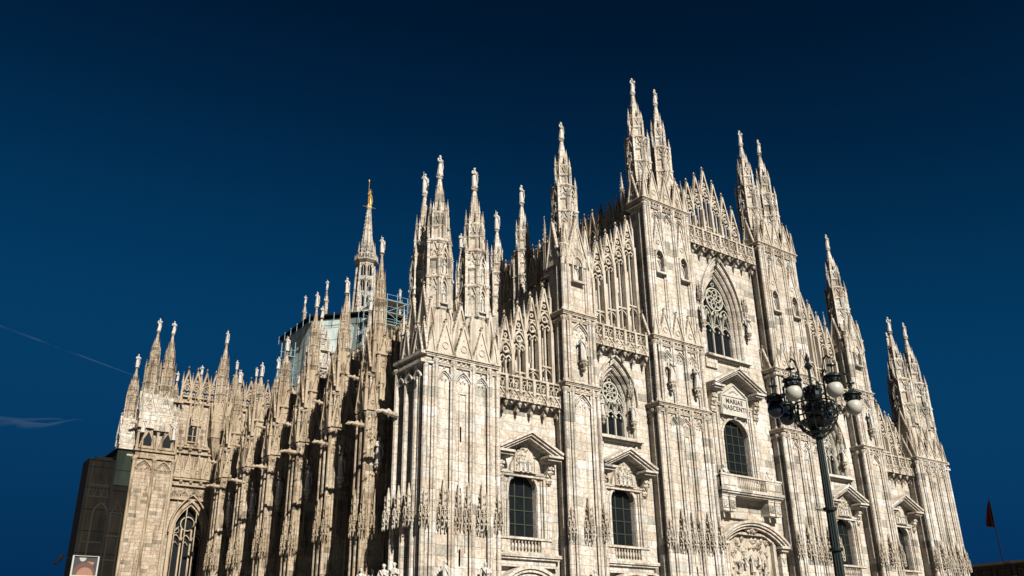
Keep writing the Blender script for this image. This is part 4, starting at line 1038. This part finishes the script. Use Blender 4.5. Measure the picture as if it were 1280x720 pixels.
# ---- crossing tower and the great spire ------------------------------------------------
def great_spire():
    cx, cy = -.35, 73.0
    b = MB(); b.cyl(0, 0, 38, 51, 6, 5.5, 8, PI/8); b.cyl(0, 0, 51, 53.5, 2.6, 2.3, 8, PI/8)
    g = MB()
    z0 = 53.5; H = 11.2
    for k in range(8):
        a = PI/8+k*PI/4; r0_, r1_ = 2.15, 1.7
        g.tube([(r0_*math.cos(a), r0_*math.sin(a), z0), (r1_*math.cos(a), r1_*math.sin(a), z0+H)], .26, 6, .2)
        g.tube([((r0_+.28)*math.cos(a), (r0_+.28)*math.sin(a), z0), ((r1_+.22)*math.cos(a), (r1_+.22)*math.sin(a), z0+H-1)], .1, 5)
        pinn(g, (r0_+.5)*math.cos(a), (r0_+.5)*math.sin(a), z0-1, 4.2, .2)
        for lv in range(4):
            zz = z0+H*(lv+1)/4; rr_ = (r0_+(r1_-r0_)*(lv+1)/4)*math.cos(PI/8)
            g.push(Matrix.Rotation(a+PI/8+PI/2, 4, 'Z')); hw = rr_*math.tan(PI/8)
            g.box(-hw, hw, -rr_-.12, -rr_+.15, zz-.55, zz); g.sweep(pointed(0, zz-1.15, hw*.72, .55, 4), .14, -rr_-.1, -rr_+.14)
            g.octa(0, -rr_-.12, zz-.25, .16, .12, .2); g.box(-.04, .04, -rr_, -rr_+.08, zz-H/4, zz-.5); g.pop()
    g.cyl(0, 0, z0, z0+H, .62, .5, 8)
    # viewing gallery
    zb = z0+H
    g.lathe([(1.75, zb-.4), (2.5, zb+.1), (2.55, zb+.3), (1.5, zb+.35)], 0, 0, 8, PI/8)
    for k in range(8):
        a = PI/8+k*PI/4
        g.push(Matrix.Rotation(a+PI/8+PI/2, 4, 'Z')); rr_ = 2.45*math.cos(PI/8); hw = 2.45*math.sin(PI/8)
        g.box(-hw, hw, -rr_, -rr_+.1, zb+1.15, zb+1.27)
        for i in range(6): g.box(-hw+2*hw*(i+.3)/6, -hw+2*hw*(i+.6)/6, -rr_+.01, -rr_+.09, zb+.3, zb+1.15)
        gable(g, 0, zb+2.1, 1.0, 1.4, -1.35, .15, True, .09)
        g.sweep(pointed(0, zb+1.4, .42, .55, 4), .12, -1.5, -1.3); g.pop()
        pinn(g, 1.62*math.cos(a), 1.62*math.sin(a), zb+.3, 3.6, .2)
        mbx = 1.2; g.cyl(mbx*math.cos(a+.4), mbx*math.sin(a+.4), zb+.3, zb+2.4, .14, .14, 5)
    g.cyl(0, 0, zb+2.2, zb+2.9, 1.5, 1.2, 8, PI/8); g.cyl(0, 0, zb+2.8, zb+10.3, 1.0, .3, 8, PI/8)
    for k in range(8):
        a = PI/8+k*PI/4; g.tube([(1.12*math.cos(a), 1.12*math.sin(a), zb+2.8), (.36*math.cos(a), .36*math.sin(a), zb+10.2)], .11, 5, .07)
        for i in range(10): t = i/10; q = 1.25-.8*t; g.octa(q*math.cos(a), q*math.sin(a), zb+3+7.2*t, .11)
    g.lathe([(.3, zb+10.1), (.6, zb+10.5), (.62, zb+10.7), (.35, zb+10.85)], 0, 0, 10)
    t_ = obj('crossing_tower', b.mesh('crossing_tower', M_WHITE), cath, (cx, cy, 0)); s_ = obj('great_spire', g.mesh('great_spire', M_WHITE), cath, (cx, cy, 0), 0, (.82, .82, 1))
    mad = statue_mesh('gilded_statue', 5, M_GOLD, 3.1, 1); st = obj('statue', mad, s_, (0, 0, zb+10.9), .5, (1.3, 1.3, 1))
    st['label'] = 'gilded statue holding a tall lance'
    h = MB(); h.tube([(-.5, -.45, zb+11.2), (-.5, -.45, zb+15.6)], .05, 5); h.octa(-.5, -.45, zb+15.7, .12, .05, .3)
    for k in range(12): a = k*PI/6; h.octa(.42*math.cos(a), -.1, zb+13.85+.42*math.sin(a), .07)
    h.tube([(-1.4, .2, zb+10.8), (1.4, -.2, zb+10.8)], .035, 4); h.tube([(-.2, -1.3, zb+10.75), (.2, 1.3, zb+10.75)], .035, 4)
    obj('lance', h.mesh('lance', M_GOLD), s_)
    # tower-top pinnacles standing on the lantern cornice
    for (x, y, z, hh) in ((-8.9, 69.0, 52.2, 4.6), (-10.2, 74, 52.2, 3.4), (-4.8, 66.3, 52.2, 3.2), (2.5, 66.0, 52, 5), (6, 72, 52, 5)):
        p = MB(); pinn(p, 0, 0, 0, hh, .34); p.cyl(0, 0, hh*.9, hh+.2, .16, .16, 6); pp = obj('pinnacle', p.mesh('pinnacle', M_WHITE), cath, (x, y, z)); statue(pp, (0, 0, hh), 1.3)
    for (x, y, z, hh) in ((-1.9, 71.6, 53.5, 7.0), (1.2, 74.6, 53.5, 7.0), (2.1, 72.4, 53.5, 7.6), (-2.6, 74.0, 53.5, 6.6)):
        p = MB(); pinn(p, 0, 0, 0, hh, .26); obj('pinnacle', p.mesh('pinnacle', M_WHITE), cath, (x, y, z))
great_spire()
# restored white turret in front of the wrapped crossing
b = MB(); b.cyl(0, 0, 26, 41, 1.7, 1.45, 8, PI/8)
for k in range(8):
    a = PI/8+k*PI/4; pinn(b, 1.7*math.cos(a), 1.7*math.sin(a), 36, 6.5, .24); b.cyl(1.7*math.cos(a), 1.7*math.sin(a), 26, 37, .2, .18, 5)
    b.push(Matrix.Rotation(a+PI/8+PI/2, 4, 'Z'))
    for z in (31, 35, 38.6): gable(b, 0, z, .95, 1.5, -1.62, .15, True, .08); b.sweep(pointed(0, z-1.1, .3, .5, 4), .1, -1.66, -1.5)
    b.pop()
for z in (30.4, 34.2, 38.2, 41): b.lathe([(1.6, z-.2), (1.85, z-.05), (1.85, z+.05), (1.6, z+.2)], 0, 0, 8, PI/8)
obj('turret', b.mesh('turret', M_WHITE), cath, (-15.2, 56.0, 0)); spire(cath, (-15.2, 56.0, 40.0), 6.2, .95, 1.7, me=SPW, niches=False)
b = MB()
for k in range(8):
    a = PI/8+k*PI/4
    b.push(Matrix.Rotation(a+PI/8+PI/2, 4, 'Z'))
    for z in (31.0, 34.8): b.box(-.16, .16, -1.60, -1.56, z-1.9, z-.9)
    b.pop()
obj('slit_window', b.mesh('turret_slits', M_GLASS), cath, (-15.2, 56.0, 0))

# ------------------------------------------------------------------ scaffolding and shrouds
def tarp(name, c1, c2, trans=.0):
    mt, t, b = newmat(name); N = t.nodes.new; L = t.links.new
    g = N('ShaderNodeNewGeometry'); mp = N('ShaderNodeMapping'); mp.inputs['Scale'].default_value = (.35, .35, .07); L(g.outputs['Position'], mp.inputs[0])
    n = N('ShaderNodeTexNoise'); n.inputs['Scale'].default_value = 2.5; n.inputs['Detail'].default_value = 6; n.inputs['Roughness'].default_value = .7; L(mp.outputs[0], n.inputs['Vector'])
    cr = N('ShaderNodeValToRGB'); cr.color_ramp.elements[0].position = .35; cr.color_ramp.elements[1].position = .65
    cr.color_ramp.elements[0].color = (*c1, 1); cr.color_ramp.elements[1].color = (*c2, 1); L(n.outputs[0], cr.inputs[0])
    sp = N('ShaderNodeSeparateXYZ'); L(g.outputs['Position'], sp.inputs[0])
    def line(v, per, wd):
        d = N('ShaderNodeMath'); d.operation = 'DIVIDE'; L(v, d.inputs[0]); d.inputs[1].default_value = per
        fr = N('ShaderNodeMath'); fr.operation = 'FRACT'; L(d.outputs[0], fr.inputs[0])
        lt = N('ShaderNodeMath'); lt.operation = 'LESS_THAN'; L(fr.outputs[0], lt.inputs[0]); lt.inputs[1].default_value = wd; return lt.outputs[0]
    ad = N('ShaderNodeMath'); ad.operation = 'ADD'; L(sp.outputs[0], ad.inputs[0]); L(sp.outputs[1], ad.inputs[1])
    mx = N('ShaderNodeMath'); mx.operation = 'MAXIMUM'; L(line(sp.outputs[2], 2.0, .05), mx.inputs[0]); L(line(ad.outputs[0], 2.4, .04), mx.inputs[1])
    mm = N('ShaderNodeMixRGB'); mm.inputs[2].default_value = (c1[0]*.5, c1[1]*.5, c1[2]*.5, 1); L(mx.outputs[0], mm.inputs[0]); L(cr.outputs[0], mm.inputs[1])
    L(mm.outputs[0], b.inputs['Base Color']); b.inputs['Roughness'].default_value = .8; b.inputs['Specular IOR Level'].default_value = .05
    bp = N('ShaderNodeBump'); bp.inputs['Strength'].default_value = .5; bp.inputs['Distance'].default_value = .2; L(n.outputs[0], bp.inputs['Height']); L(bp.outputs[0], b.inputs['Normal'])
    return mt
M_TARP = tarp('scaffold_netting', (.15, .18, .165), (.33, .37, .34))
M_PRINT = tarp('printed_cloth', (.0025, .0022, .0018), (.008, .007, .005))
M_PRINTG = tarp('printed_cloth_top', (.009, .012, .0095), (.018, .023, .017))
M_STEEL = simple('scaffold_tube', (.16, .24, .26), .5, metal=.4)
M_PLANK = simple('scaffold_plank', (.22, .17, .11), .8)

def shroud():
    P = [(-10, 82), (-10.2, 70.5), (-3.8, 63.8), (6, 63.8), (12.2, 70), (12, 82), (6, 88), (-4, 88)]
    root = empty('wrapped_scaffolding', 'pale green netting wrapped around the octagonal crossing tower under the great spire', 'scaffolding', (0, 0, 0))
    mb = MB(); vs_ = []; fs = []; seg = []
    for i in range(len(P)):
        a, b = Vector(P[i]), Vector(P[(i+1) % len(P)])
        n = 10
        for k in range(n):
            q = a.lerp(b, k/n); d = (b-a).normalized(); nn = Vector((-d.y, d.x))
            seg.append(q+nn*(.05*math.sin(k*2.1+i)))
    K = len(seg); hz = [34, 37, 40, 43, 46, 49, 51.7]
    for j, z in enumerate(hz):
        for k, q in enumerate(seg): w_ = .04*math.sin(k*1.7+j*2.2); vs_.append((q.x+w_, q.y+w_*.6, z))
    for j in range(len(hz)-1):
        for k in range(K): fs.append((j*K+k, j*K+(k+1) % K, (j+1)*K+(k+1) % K, (j+1)*K+k))
    mb.add(vs_, fs); obj('netting', mb.mesh('netting', M_TARP), root)
    r_ = MB(); c = Vector((1, 75.5))
    Q = [tuple(c+(Vector(p)-c)*1.06) for p in P]
    r_.slab(Q, 51.85, 52.1); 
    Q2 = [tuple(c+(Vector(p)-c)*1.02) for p in P]; r_.slab(Q2, 51.5, 51.84)
    obj('roof_deck', r_.mesh('roof_deck', M_DARKB), root)
    t = MB()
    for i in range(len(Q)):
        a, b = Q[i], Q[(i+1) % len(Q)]
        for k in range(5):
            x = a[0]+(b[0]-a[0])*k/5; y = a[1]+(b[1]-a[1])*k/5; t.tube([(x, y, 50.8), (x, y, 52.3)], .05, 5)
        t.tube([(*a, 51.0), (*b, 51.0)], .05, 5)
    obj('tube_frame', t.mesh('tube_frame', M_STEEL), root)
shroud()

def scaffold_tower(label, x0, y0, nx, ny, z0, z1, px=1.8, lift=2.0):
    root = empty('scaffolding', label, 'scaffolding', (x0, y0, z0), 0, 'tube scaffolds standing by the crossing tower'); t = MB(); d = MB()
    H = z1-z0
    for i in range(nx+1):
        for j in range(ny+1): t.tube([(i*px, j*px, 0), (i*px, j*px, H+1.0+.4*((i+j) % 2))], .06, 5)
    z = lift
    while z <= H+.01:
        for i in range(nx+1): t.tube([(i*px, -.2, z), (i*px, ny*px+.2, z)], .05, 5); 
        for j in range(ny+1): t.tube([(-.2, j*px, z), (nx*px+.2, j*px, z)], .05, 5); t.tube([(-.2, j*px, z+.95), (nx*px+.2, j*px, z+.95)], .04, 5)
        for i in range(nx): d.box(i*px+.06, (i+1)*px-.06, .06, ny*px-.06, z+.05, z+.11)
        t.tube([(0, -.05, z-lift), (nx*px, -.05, z)] if int(z/lift) % 2 else [(nx*px, -.05, z-lift), (0, -.05, z)], .045, 5)
        z += lift
    obj('tube_frame', t.mesh('tube_frame', M_STEEL), root); obj('deck', d.mesh('deck', M_PLANK), root)
scaffold_tower('open blue-grey tube scaffolding beside the great spire, nearest the corner buttress', -2.0, 62, 2, 2, 36, 54)
scaffold_tower('slim tube scaffolding at the left edge of the netted crossing tower', -17.6, 62.0, 1, 1, 30, 42.8, 1.4)
scaffold_tower('dark tube scaffolding right against the foot of the great spire', -5.5, 61.0, 1, 1, 40, 53.4, 1.7)

def hoarding():
    root = empty('printed_hoarding', 'tall dark cloth-wrapped scaffold printed with gothic arches, left of the transept corner', 'hoarding', (-43, 42, 0))
    m1 = MB(); m1.box(-1.2, 1.0, -.0, 2.5, 0, 20.7); obj('cloth', m1.mesh('cloth', M_PRINT), root)
    m2 = MB(); m2.box(1.22, 2.75, .5, 5.5, 0, 22.1); obj('cloth', m2.mesh('cloth_side', M_PRINT), root)
    m2b = MB(); m2b.box(1.215, 2.8, .42, .498, 18.6, 22.0); obj('cloth', m2b.mesh('cloth_top', M_PRINTG), root)
    ed = MB()
    ed.box(-1.30, -1.2, -.08, 2.6, 0, 20.72); ed.box(1.0, 1.2, -.06, 2.6, 0, 20.72); ed.box(-1.30, 1.2, -.07, 2.6, 20.722, 20.85); ed.box(1.1, 2.8, .38, 5.6, 22.1, 22.2); ed.box(-.6, .9, .6, 2, 20.85, 21.2)
    obj('edge_strip', ed.mesh('edge_strip', M_DARKB), root)
    pr = MB()
    pr.push(Matrix.Translation((.0, 0, 0)))
    pr.sweep([(-.25, 0), (-.25, 15.6)]+pointed(.4, 15.6, .65, 1.1, 6)[1:-1]+[(1.0, 15.6)], .14, -.03, .0)
    for z in (17.2, 18.3, 13.0): pr.box(-1.1, .9, -.02, .0, z, z+.1)
    for i in range(3): pr.sweep([(-1.0+.62*i, 17.2), (-.7+.62*i, 18.9), (-.4+.62*i, 17.2)], .07, -.025, -.001)
    pr.box(-.95, -.9, -.02, 0, 0, 20.5)
    for i in range(8): pr.box(1.3, 2.6, .46, .499, 2.2*i+.5, 2.2*i+.62) if i < 8 else None
    pr.sweep([(1.5, 0), (1.5, 15.8), (2.0, 17.2), (2.5, 15.8), (2.5, 0)], .1, .45, .498)
    pr.pop(); obj('printed_arch', pr.mesh('printed_arch', simple('print_line', (.013, .011, .008), .9, spec=.05)), root)
    return root
hoarding()
def billboard():
    root = empty('billboard', 'white framed poster of a dark haired head on the dark hoarding', 'billboard', (-43, 41.9, 0))
    fr = MB(); x0, x1, z0, z1 = -1.28, .90, 6.0, 11.75
    fr.sweep([(x0, z0), (x0, z1), (x1, z1), (x1, z0)], .14, -.18, .02, True); fr.box(x0, x1, -.16, -.02, 9.92, 10.04); obj('frame', fr.mesh('frame', simple('white_frame', (.22, .22, .20), .6)), root)
    pn = MB(); pn.box(x0, x1, -.05, .06, z0, z1); p_ = obj('poster', pn.mesh('poster', simple('poster_black', (.015, .013, .012), .5)), root)
    cx = (x0+x1)/2
    h = MB(); h.prism([(cx+1.0*math.cos(R(a)), 10.04+1.15*max(0, math.sin(R(a)))) for a in range(0, 181, 10)], -.062, -.05); obj('printed_hair', h.mesh('printed_hair', simple('poster_hair', (.05, .022, .014), .5)), p_)
    h = MB(); h.prism([(cx+.1+.72*math.cos(R(a)), 10.04+.72*max(0, math.sin(R(a)))) for a in range(0, 181, 10)], -.066, -.0622); h.prism([(cx+.1, 11.3), (cx+.7, 10.95), (cx+.8, 11.25)], -.066, -.0622); obj('printed_face', h.mesh('printed_face', simple('poster_skin', (.15, .07, .042), .5)), p_)
    h = MB(); h.prism([(cx-.25+.3*math.cos(R(a)), 11.6+.42*math.sin(R(a))*.8) for a in range(180, 361, 15)], -.067, -.05); obj('printed_flower', h.mesh('printed_flower', simple('poster_white', (.2, .19, .16), .5)), p_)
billboard()
# wall lantern left of the hoarding
lr = empty('wall_lantern', 'small black lantern on a bracket sticking out left of the dark hoarding', 'lantern', (-44.72, 41.95, 11.4))
l_ = MB(); l_.tube([(.5, 0, .1), (-.7, 0, .12), (-.9, 0, -.05)], .03, 5); l_.tube([(0, 0, -.2), (-.55, 0, .1)], .02, 5); obj('bracket', l_.mesh('bracket', M_DARKB), lr)
l_ = MB(); l_.lathe([(.05, .55), (.16, .45), (.2, .1), (.16, -.35), (.05, -.45)], -.75, 0, 6); l_.v = [(x+(z)*.55, y, z-.05) for x, y, z in l_.v]; obj('lamp_head', l_.mesh('lamp_head', M_DARKB), lr)

# ------------------------------------------------------------------ street lamp
def street_lamp():
    root = empty('street_lamp', 'dark green cast iron street lamp with six hanging globes on curled arms before the facade', 'street lamp', (-45.48, -38.89, 0))
    p = MB(); n = 24; prof = [(0, .30), (.5, .30), (.6, .22), (1.3, .2), (1.4, .15), (1.6, .125), (4.1, .098), (6.35, .075)]
    vs_ = []; fs = []
    for z, r in prof:
        for i in range(n):
            q = r*(1 if i % 2 == 0 else .84 if z > 1.5 else 1); a = 2*PI*i/n; vs_.append((q*math.cos(a), q*math.sin(a), z))
    for k in range(len(prof)-1):
        for i in range(n): j = (i+1) % n; fs.append((k*n+i, k*n+j, (k+1)*n+j, (k+1)*n+i))
    p.add(vs_, fs)
    for z in (1.5, 3.9, 4.75, 6.35): p.lathe([(.09, z-.05), (.145, z-.03), (.15, z+.03), (.09, z+.05)], 0, 0, 14)
    for z, a0 in ((3.9, .6), (4.75, 2.4)):    # small side hooks
        p.tube([(.15*math.cos(a0), .15*math.sin(a0), z), (.3*math.cos(a0), .3*math.sin(a0), z+.03)], .03, 5)
    obj('pole', p.mesh('pole', M_IRON), root)
    b = MB(); zb = 6.38
    b.lathe([(.12, zb), (.2, zb+.08), (.16, zb+.16), (.3, zb+.24), (.36, zb+.34), (.2, zb+.4)], 0, 0, 16)
    for k in range(12):
        a = 2*PI*k/12; c, s = math.cos(a), math.sin(a)
        b.tube([(.1*c, .1*s, zb+.05), (.3*c, .3*s, zb+.12), (.45*c, .45*s, zb+.33), (.48*c, .48*s, zb+.62), (.40*c, .40*s, zb+.8)], .018, 5)
        b.octa(.40*c, .40*s, zb+.26, .05); b.octa(.46*c, .46*s, zb+.5, .04)
    for z, r in ((zb+.42, .47), (zb+.72, .45)):
        b.tube([(r*math.cos(2*PI*k/24), r*math.sin(2*PI*k/24), z) for k in range(25)], .02, 5)
    b.cyl(0, 0, zb+.3, zb+1.0, .07, .05, 8); b.lathe([(.05, zb+1.55), (.10, zb+1.62), (.03, zb+1.72), (.06, zb+1.8), (.01, zb+1.95)], 0, 0, 8)
    obj('basket', b.mesh('basket', M_IRON), root)
    # central cluster: capped lantern in the middle
    c = MB()
    for z, r in ((zb+.52, .24), (zb+.9, .21)):
        c.lathe([(.05, z-.14), (r*.8, z-.1), (r, z), (r, z+.08), (r*.75, z+.13), (.2, z+.2), (.05, z+.28)], 0, 0, 14)
        for k in range(14): a = 2*PI*k/14; c.octa(r*math.cos(a), r*math.sin(a), z+.15, .035, .035, .06)
    c.cyl(0, 0, zb+.8, zb+1.6, .035, .03, 6); obj('lantern_cap', c.mesh('lantern_cap', M_IRON), root)
    # six arms
    am = MB()
    am.tube([(.12, 0, 6.35), (.34, 0, 6.5), (.5, 0, 6.85), (.5, 0, 7.25), (.52, 0, 7.55), (.62, 0, 7.78), (.76, 0, 7.82), (.85, 0, 7.72), (.87, 0, 7.56)], .022, 7)
    am.tube([(.5, 0, 7.3), (.62, 0, 7.36), (.66, 0, 7.48), (.6, 0, 7.55), (.55, 0, 7.48)], .016, 5)
    am.tube([(.5, 0, 6.95), (.60, 0, 6.9), (.64, 0, 6.98), (.58, 0, 7.04)], .015, 5)
    for (x, z) in ((.5, 6.9), (.5, 7.25), (.62, 7.78), (.85, 7.72)): am.octa(x, 0, z, .04)
    am = am.mesh('arm', M_IRON)
    cp = MB(); cp.lathe([(.02, .38), (.10, .365), (.105, .345), (.02, .33), (.02, .2), (.08, .17), (.20, .11), (.215, .09), (.215, .07), (.165, .06), (.155, -.03), (.17, -.05)], 0, 0, 18)
    for k in range(10): a = 2*PI*k/10; cp.octa(.17*math.cos(a), .17*math.sin(a), .0, .03, .03, .05)
    cp = cp.mesh('cap', M_IRON)
    gl = MB(); gl.lathe([(max(.002, .185*math.sin(t)), -.19+.19*-math.cos(t)*-1*1.0) for t in [PI*i/14 for i in range(15)]], 0, 0, 24, 0, False)
    fin = MB(); fin.octa(0, 0, -.39, .02, .02, .03)
    g1 = gl.mesh('globe', M_OPAL, True); g2 = gl.mesh('globe', M_GLOBEB, True)
    vb = math.atan2(-.597, .80)          # direction of image-right in plan
    for k, (ang, dark) in enumerate(((-6, 0), (-76, 0), (-136, 0), (176, 1), (118, 1), (58, 1))):
        a = vb+R(ang); o = obj('arm', am, root, (0, 0, .2 if k in (1, 2) else 0), a)
        c_ = obj('cap', cp, o, (.87, 0, 7.2)); gl_ = obj('globe', g2 if dark else g1, o, (.87, 0, 7.19))
        if dark: gl_['label'] = 'dark blue globe'
street_lamp()

# ------------------------------------------------------------------ far right: palace wing with a flag
M_PAL = marble('palace_stone_shade', 1.2, .6, (.16, .125, .09), dirt=.5, seedo=2.0)  # the wing's shadow is put into this dark brown stone tint
def palace():
    root = empty('palace_wing', 'low palace wing, stone coloured dark as in shade, with framed panels under its cornice, far right', 'building', (131, 40, 0))
    mb = MB(); mb.box(0, 18, -50, 30, 0, 19.2); obj('wall', mb.mesh('wall', M_PAL), root)
    t = MB(); t.box(-.9, 18.5, -50.5, 30.5, 19.5, 20.0); t.box(-.5, 18.3, -50.3, 30.3, 19.2, 19.497)
    for i in range(20):
        y = -49+4.0*i; t.box(-.35, .02, y-.35, y+.35, 0, 19.2); t.box(-.25, .02, y+.8, y+3.2, 18.4, 18.6); t.box(-.25, .02, y+.8, y+3.2, 15.0, 15.2); t.box(-.25, .02, y+.8, y+1.0, 15.2, 18.4); t.box(-.25, .02, y+3.0, y+3.2, 15.2, 18.4)
    obj('cornice', t.mesh('cornice', M_PAL), root)
    for i in range(20):
        y = -49+4.0*i; g = MB(); g.box(-.04, .03, y+1.1, y+2.9, 9, 13); obj('window', g.mesh('window', M_GLASS), root)
    fl = empty('flag', 'dark red flag hanging limp from a thin mast on the palace roof', 'flag', (140, 45.2, 19.9))
    p = MB(); p.tube([(0, 0, 0), (0, 0, 14.2)], .13, 8, .07); p.octa(0, 0, 14.3, .2); obj('mast', p.mesh('mast', M_DARKB), fl)
    f_ = MB(); vs_ = []; fs = []; n = 14; mm_ = 10
    for j in range(mm_+1):
        for i in range(n+1):
            u, v = i/n, j/mm_       # gathered at top, swung out to the left below
            wdt = .15+1.9*v**.75; d = Vector((-.80, .597, 0))
            x = wdt*u; fold = .28*math.sin(u*9+v*1.5)*v+.05
            z = 13.9-5.9*v+(1.0*u*(v**2))*-.6*0+ (u*.5*v)
            vs_.append((d.x*x+fold*.6, d.y*x+fold*.8, z-.9*(1-abs(2*u-.9))*v*.0))
    o_ = len(vs_)
    for j in range(mm_):
        for i in range(n): a = j*(n+1)+i; fs.append((a, a+1, a+n+2, a+n+1))
    f_.add(vs_, fs); me = f_.mesh('cloth', simple('flag_cloth', (.005, .0012, .0012), .9, spec=.0, noise=.4, scale=1)); fo = obj('cloth', me, fl)
    sm = fo.modifiers.new('solid', 'SOLIDIFY'); sm.thickness = .03
palace()

# ------------------------------------------------------------------ ground and far sky streaks
def ground():
    mt, t, b = newmat('stone_paving'); N = t.nodes.new; L = t.links.new
    br = N('ShaderNodeTexBrick'); br.inputs['Scale'].default_value = .5; br.inputs['Color1'].default_value = (.08, .077, .07, 1); br.inputs['Color2'].default_value = (.11, .105, .095, 1); br.inputs['Mortar'].default_value = (.1, .1, .09, 1); br.inputs['Mortar Size'].default_value = .01
    g = N('ShaderNodeNewGeometry'); L(g.outputs['Position'], br.inputs['Vector']); L(br.outputs[0], b.inputs['Base Color']); b.inputs['Roughness'].default_value = .8
    mb = MB(); mb.add([(-4000, -4000, 0), (4000, -4000, 0), (4000, 4000, 0), (-4000, 4000, 0)], [(0, 1, 2, 3)])
    structure(obj('ground', mb.mesh('ground', mt)))
    mb = MB(); mb.box(-38, 38, -9, -1.9, .01, .18); mb.box(-37, 37, -8, -1.9, .181, .35); structure(obj('forecourt_steps', mb.mesh('steps', M_ROOF)))
ground()
def skystreaks():
    def vap(name, dens, col):
        mt, t, b = newmat(name); N = t.nodes.new; L = t.links.new
        for n_ in list(t.nodes): t.nodes.remove(n_)
        out = N('ShaderNodeOutputMaterial'); tr = N('ShaderNodeBsdfTransparent'); df = N('ShaderNodeBsdfDiffuse'); df.inputs[0].default_value = (*col, 1)
        mx = N('ShaderNodeMixShader'); n = N('ShaderNodeTexNoise'); n.inputs['Detail'].default_value = 6; tc = N('ShaderNodeTexCoord'); mp = N('ShaderNodeMapping')
        mp.inputs['Scale'].default_value = (.0016, .0016, .006); L(tc.outputs['Object'], mp.inputs[0]); L(mp.outputs[0], n.inputs['Vector']); n.inputs['Scale'].default_value = 1.0
        r_ = N('ShaderNodeMapRange'); r_.inputs[1].default_value = .35; r_.inputs[2].default_value = .7; r_.inputs[3].default_value = 0; r_.inputs[4].default_value = dens
        lw = N('ShaderNodeLayerWeight'); lw.inputs[0].default_value = .5; iv = N('ShaderNodeMath'); iv.operation = 'SUBTRACT'; iv.inputs[0].default_value = 1; L(lw.outputs['Facing'], iv.inputs[1])
        pw = N('ShaderNodeMath'); pw.operation = 'POWER'; L(iv.outputs[0], pw.inputs[0]); pw.inputs[1].default_value = 2.0
        ml = N('ShaderNodeMath'); ml.operation = 'MULTIPLY'; L(n.outputs[0], r_.inputs[0]); L(r_.outputs[0], ml.inputs[0]); L(pw.outputs[0], ml.inputs[1])
        L(ml.outputs[0], mx.inputs[0]); L(tr.outputs[0], mx.inputs[1]); L(df.outputs[0], mx.inputs[2]); L(mx.outputs[0], out.inputs[0]); return mt
    def ray(px, py): return (f+rr*((px-640)/1110)-uu*((py-360)/1110)).normalized()
    D = 15000
    a, b = CAM+ray(-60, 385)*D, CAM+ray(172, 471)*D
    mb = MB(); n = 60; mb.tube([a.lerp(b, i/n) for i in range(n+1)], 24, 12, 9); o = obj('contrail', mb.mesh('contrail', vap('contrail_vapour', .035, (.4, .5, .55)), True)); structure(o)
    for k, (x0, y0, x1, y1, r_) in enumerate(((-60, 521, 80, 525, 75), (20, 535, 105, 524, 60), (-60, 530, 60, 529, 110))):
        a, b = CAM+ray(x0, y0)*D, CAM+ray(x1, y1)*D
        mb = MB(); n = 24; mb.tube([a.lerp(b, i/n)+Vector((0, 0, 14*math.sin(i*.35+k))) for i in range(n+1)], r_, 14, 6); structure(obj('cloud', mb.mesh('cloud', vap('cloud_vapour', .013, (.4, .5, .55)), True)))
skystreaks()
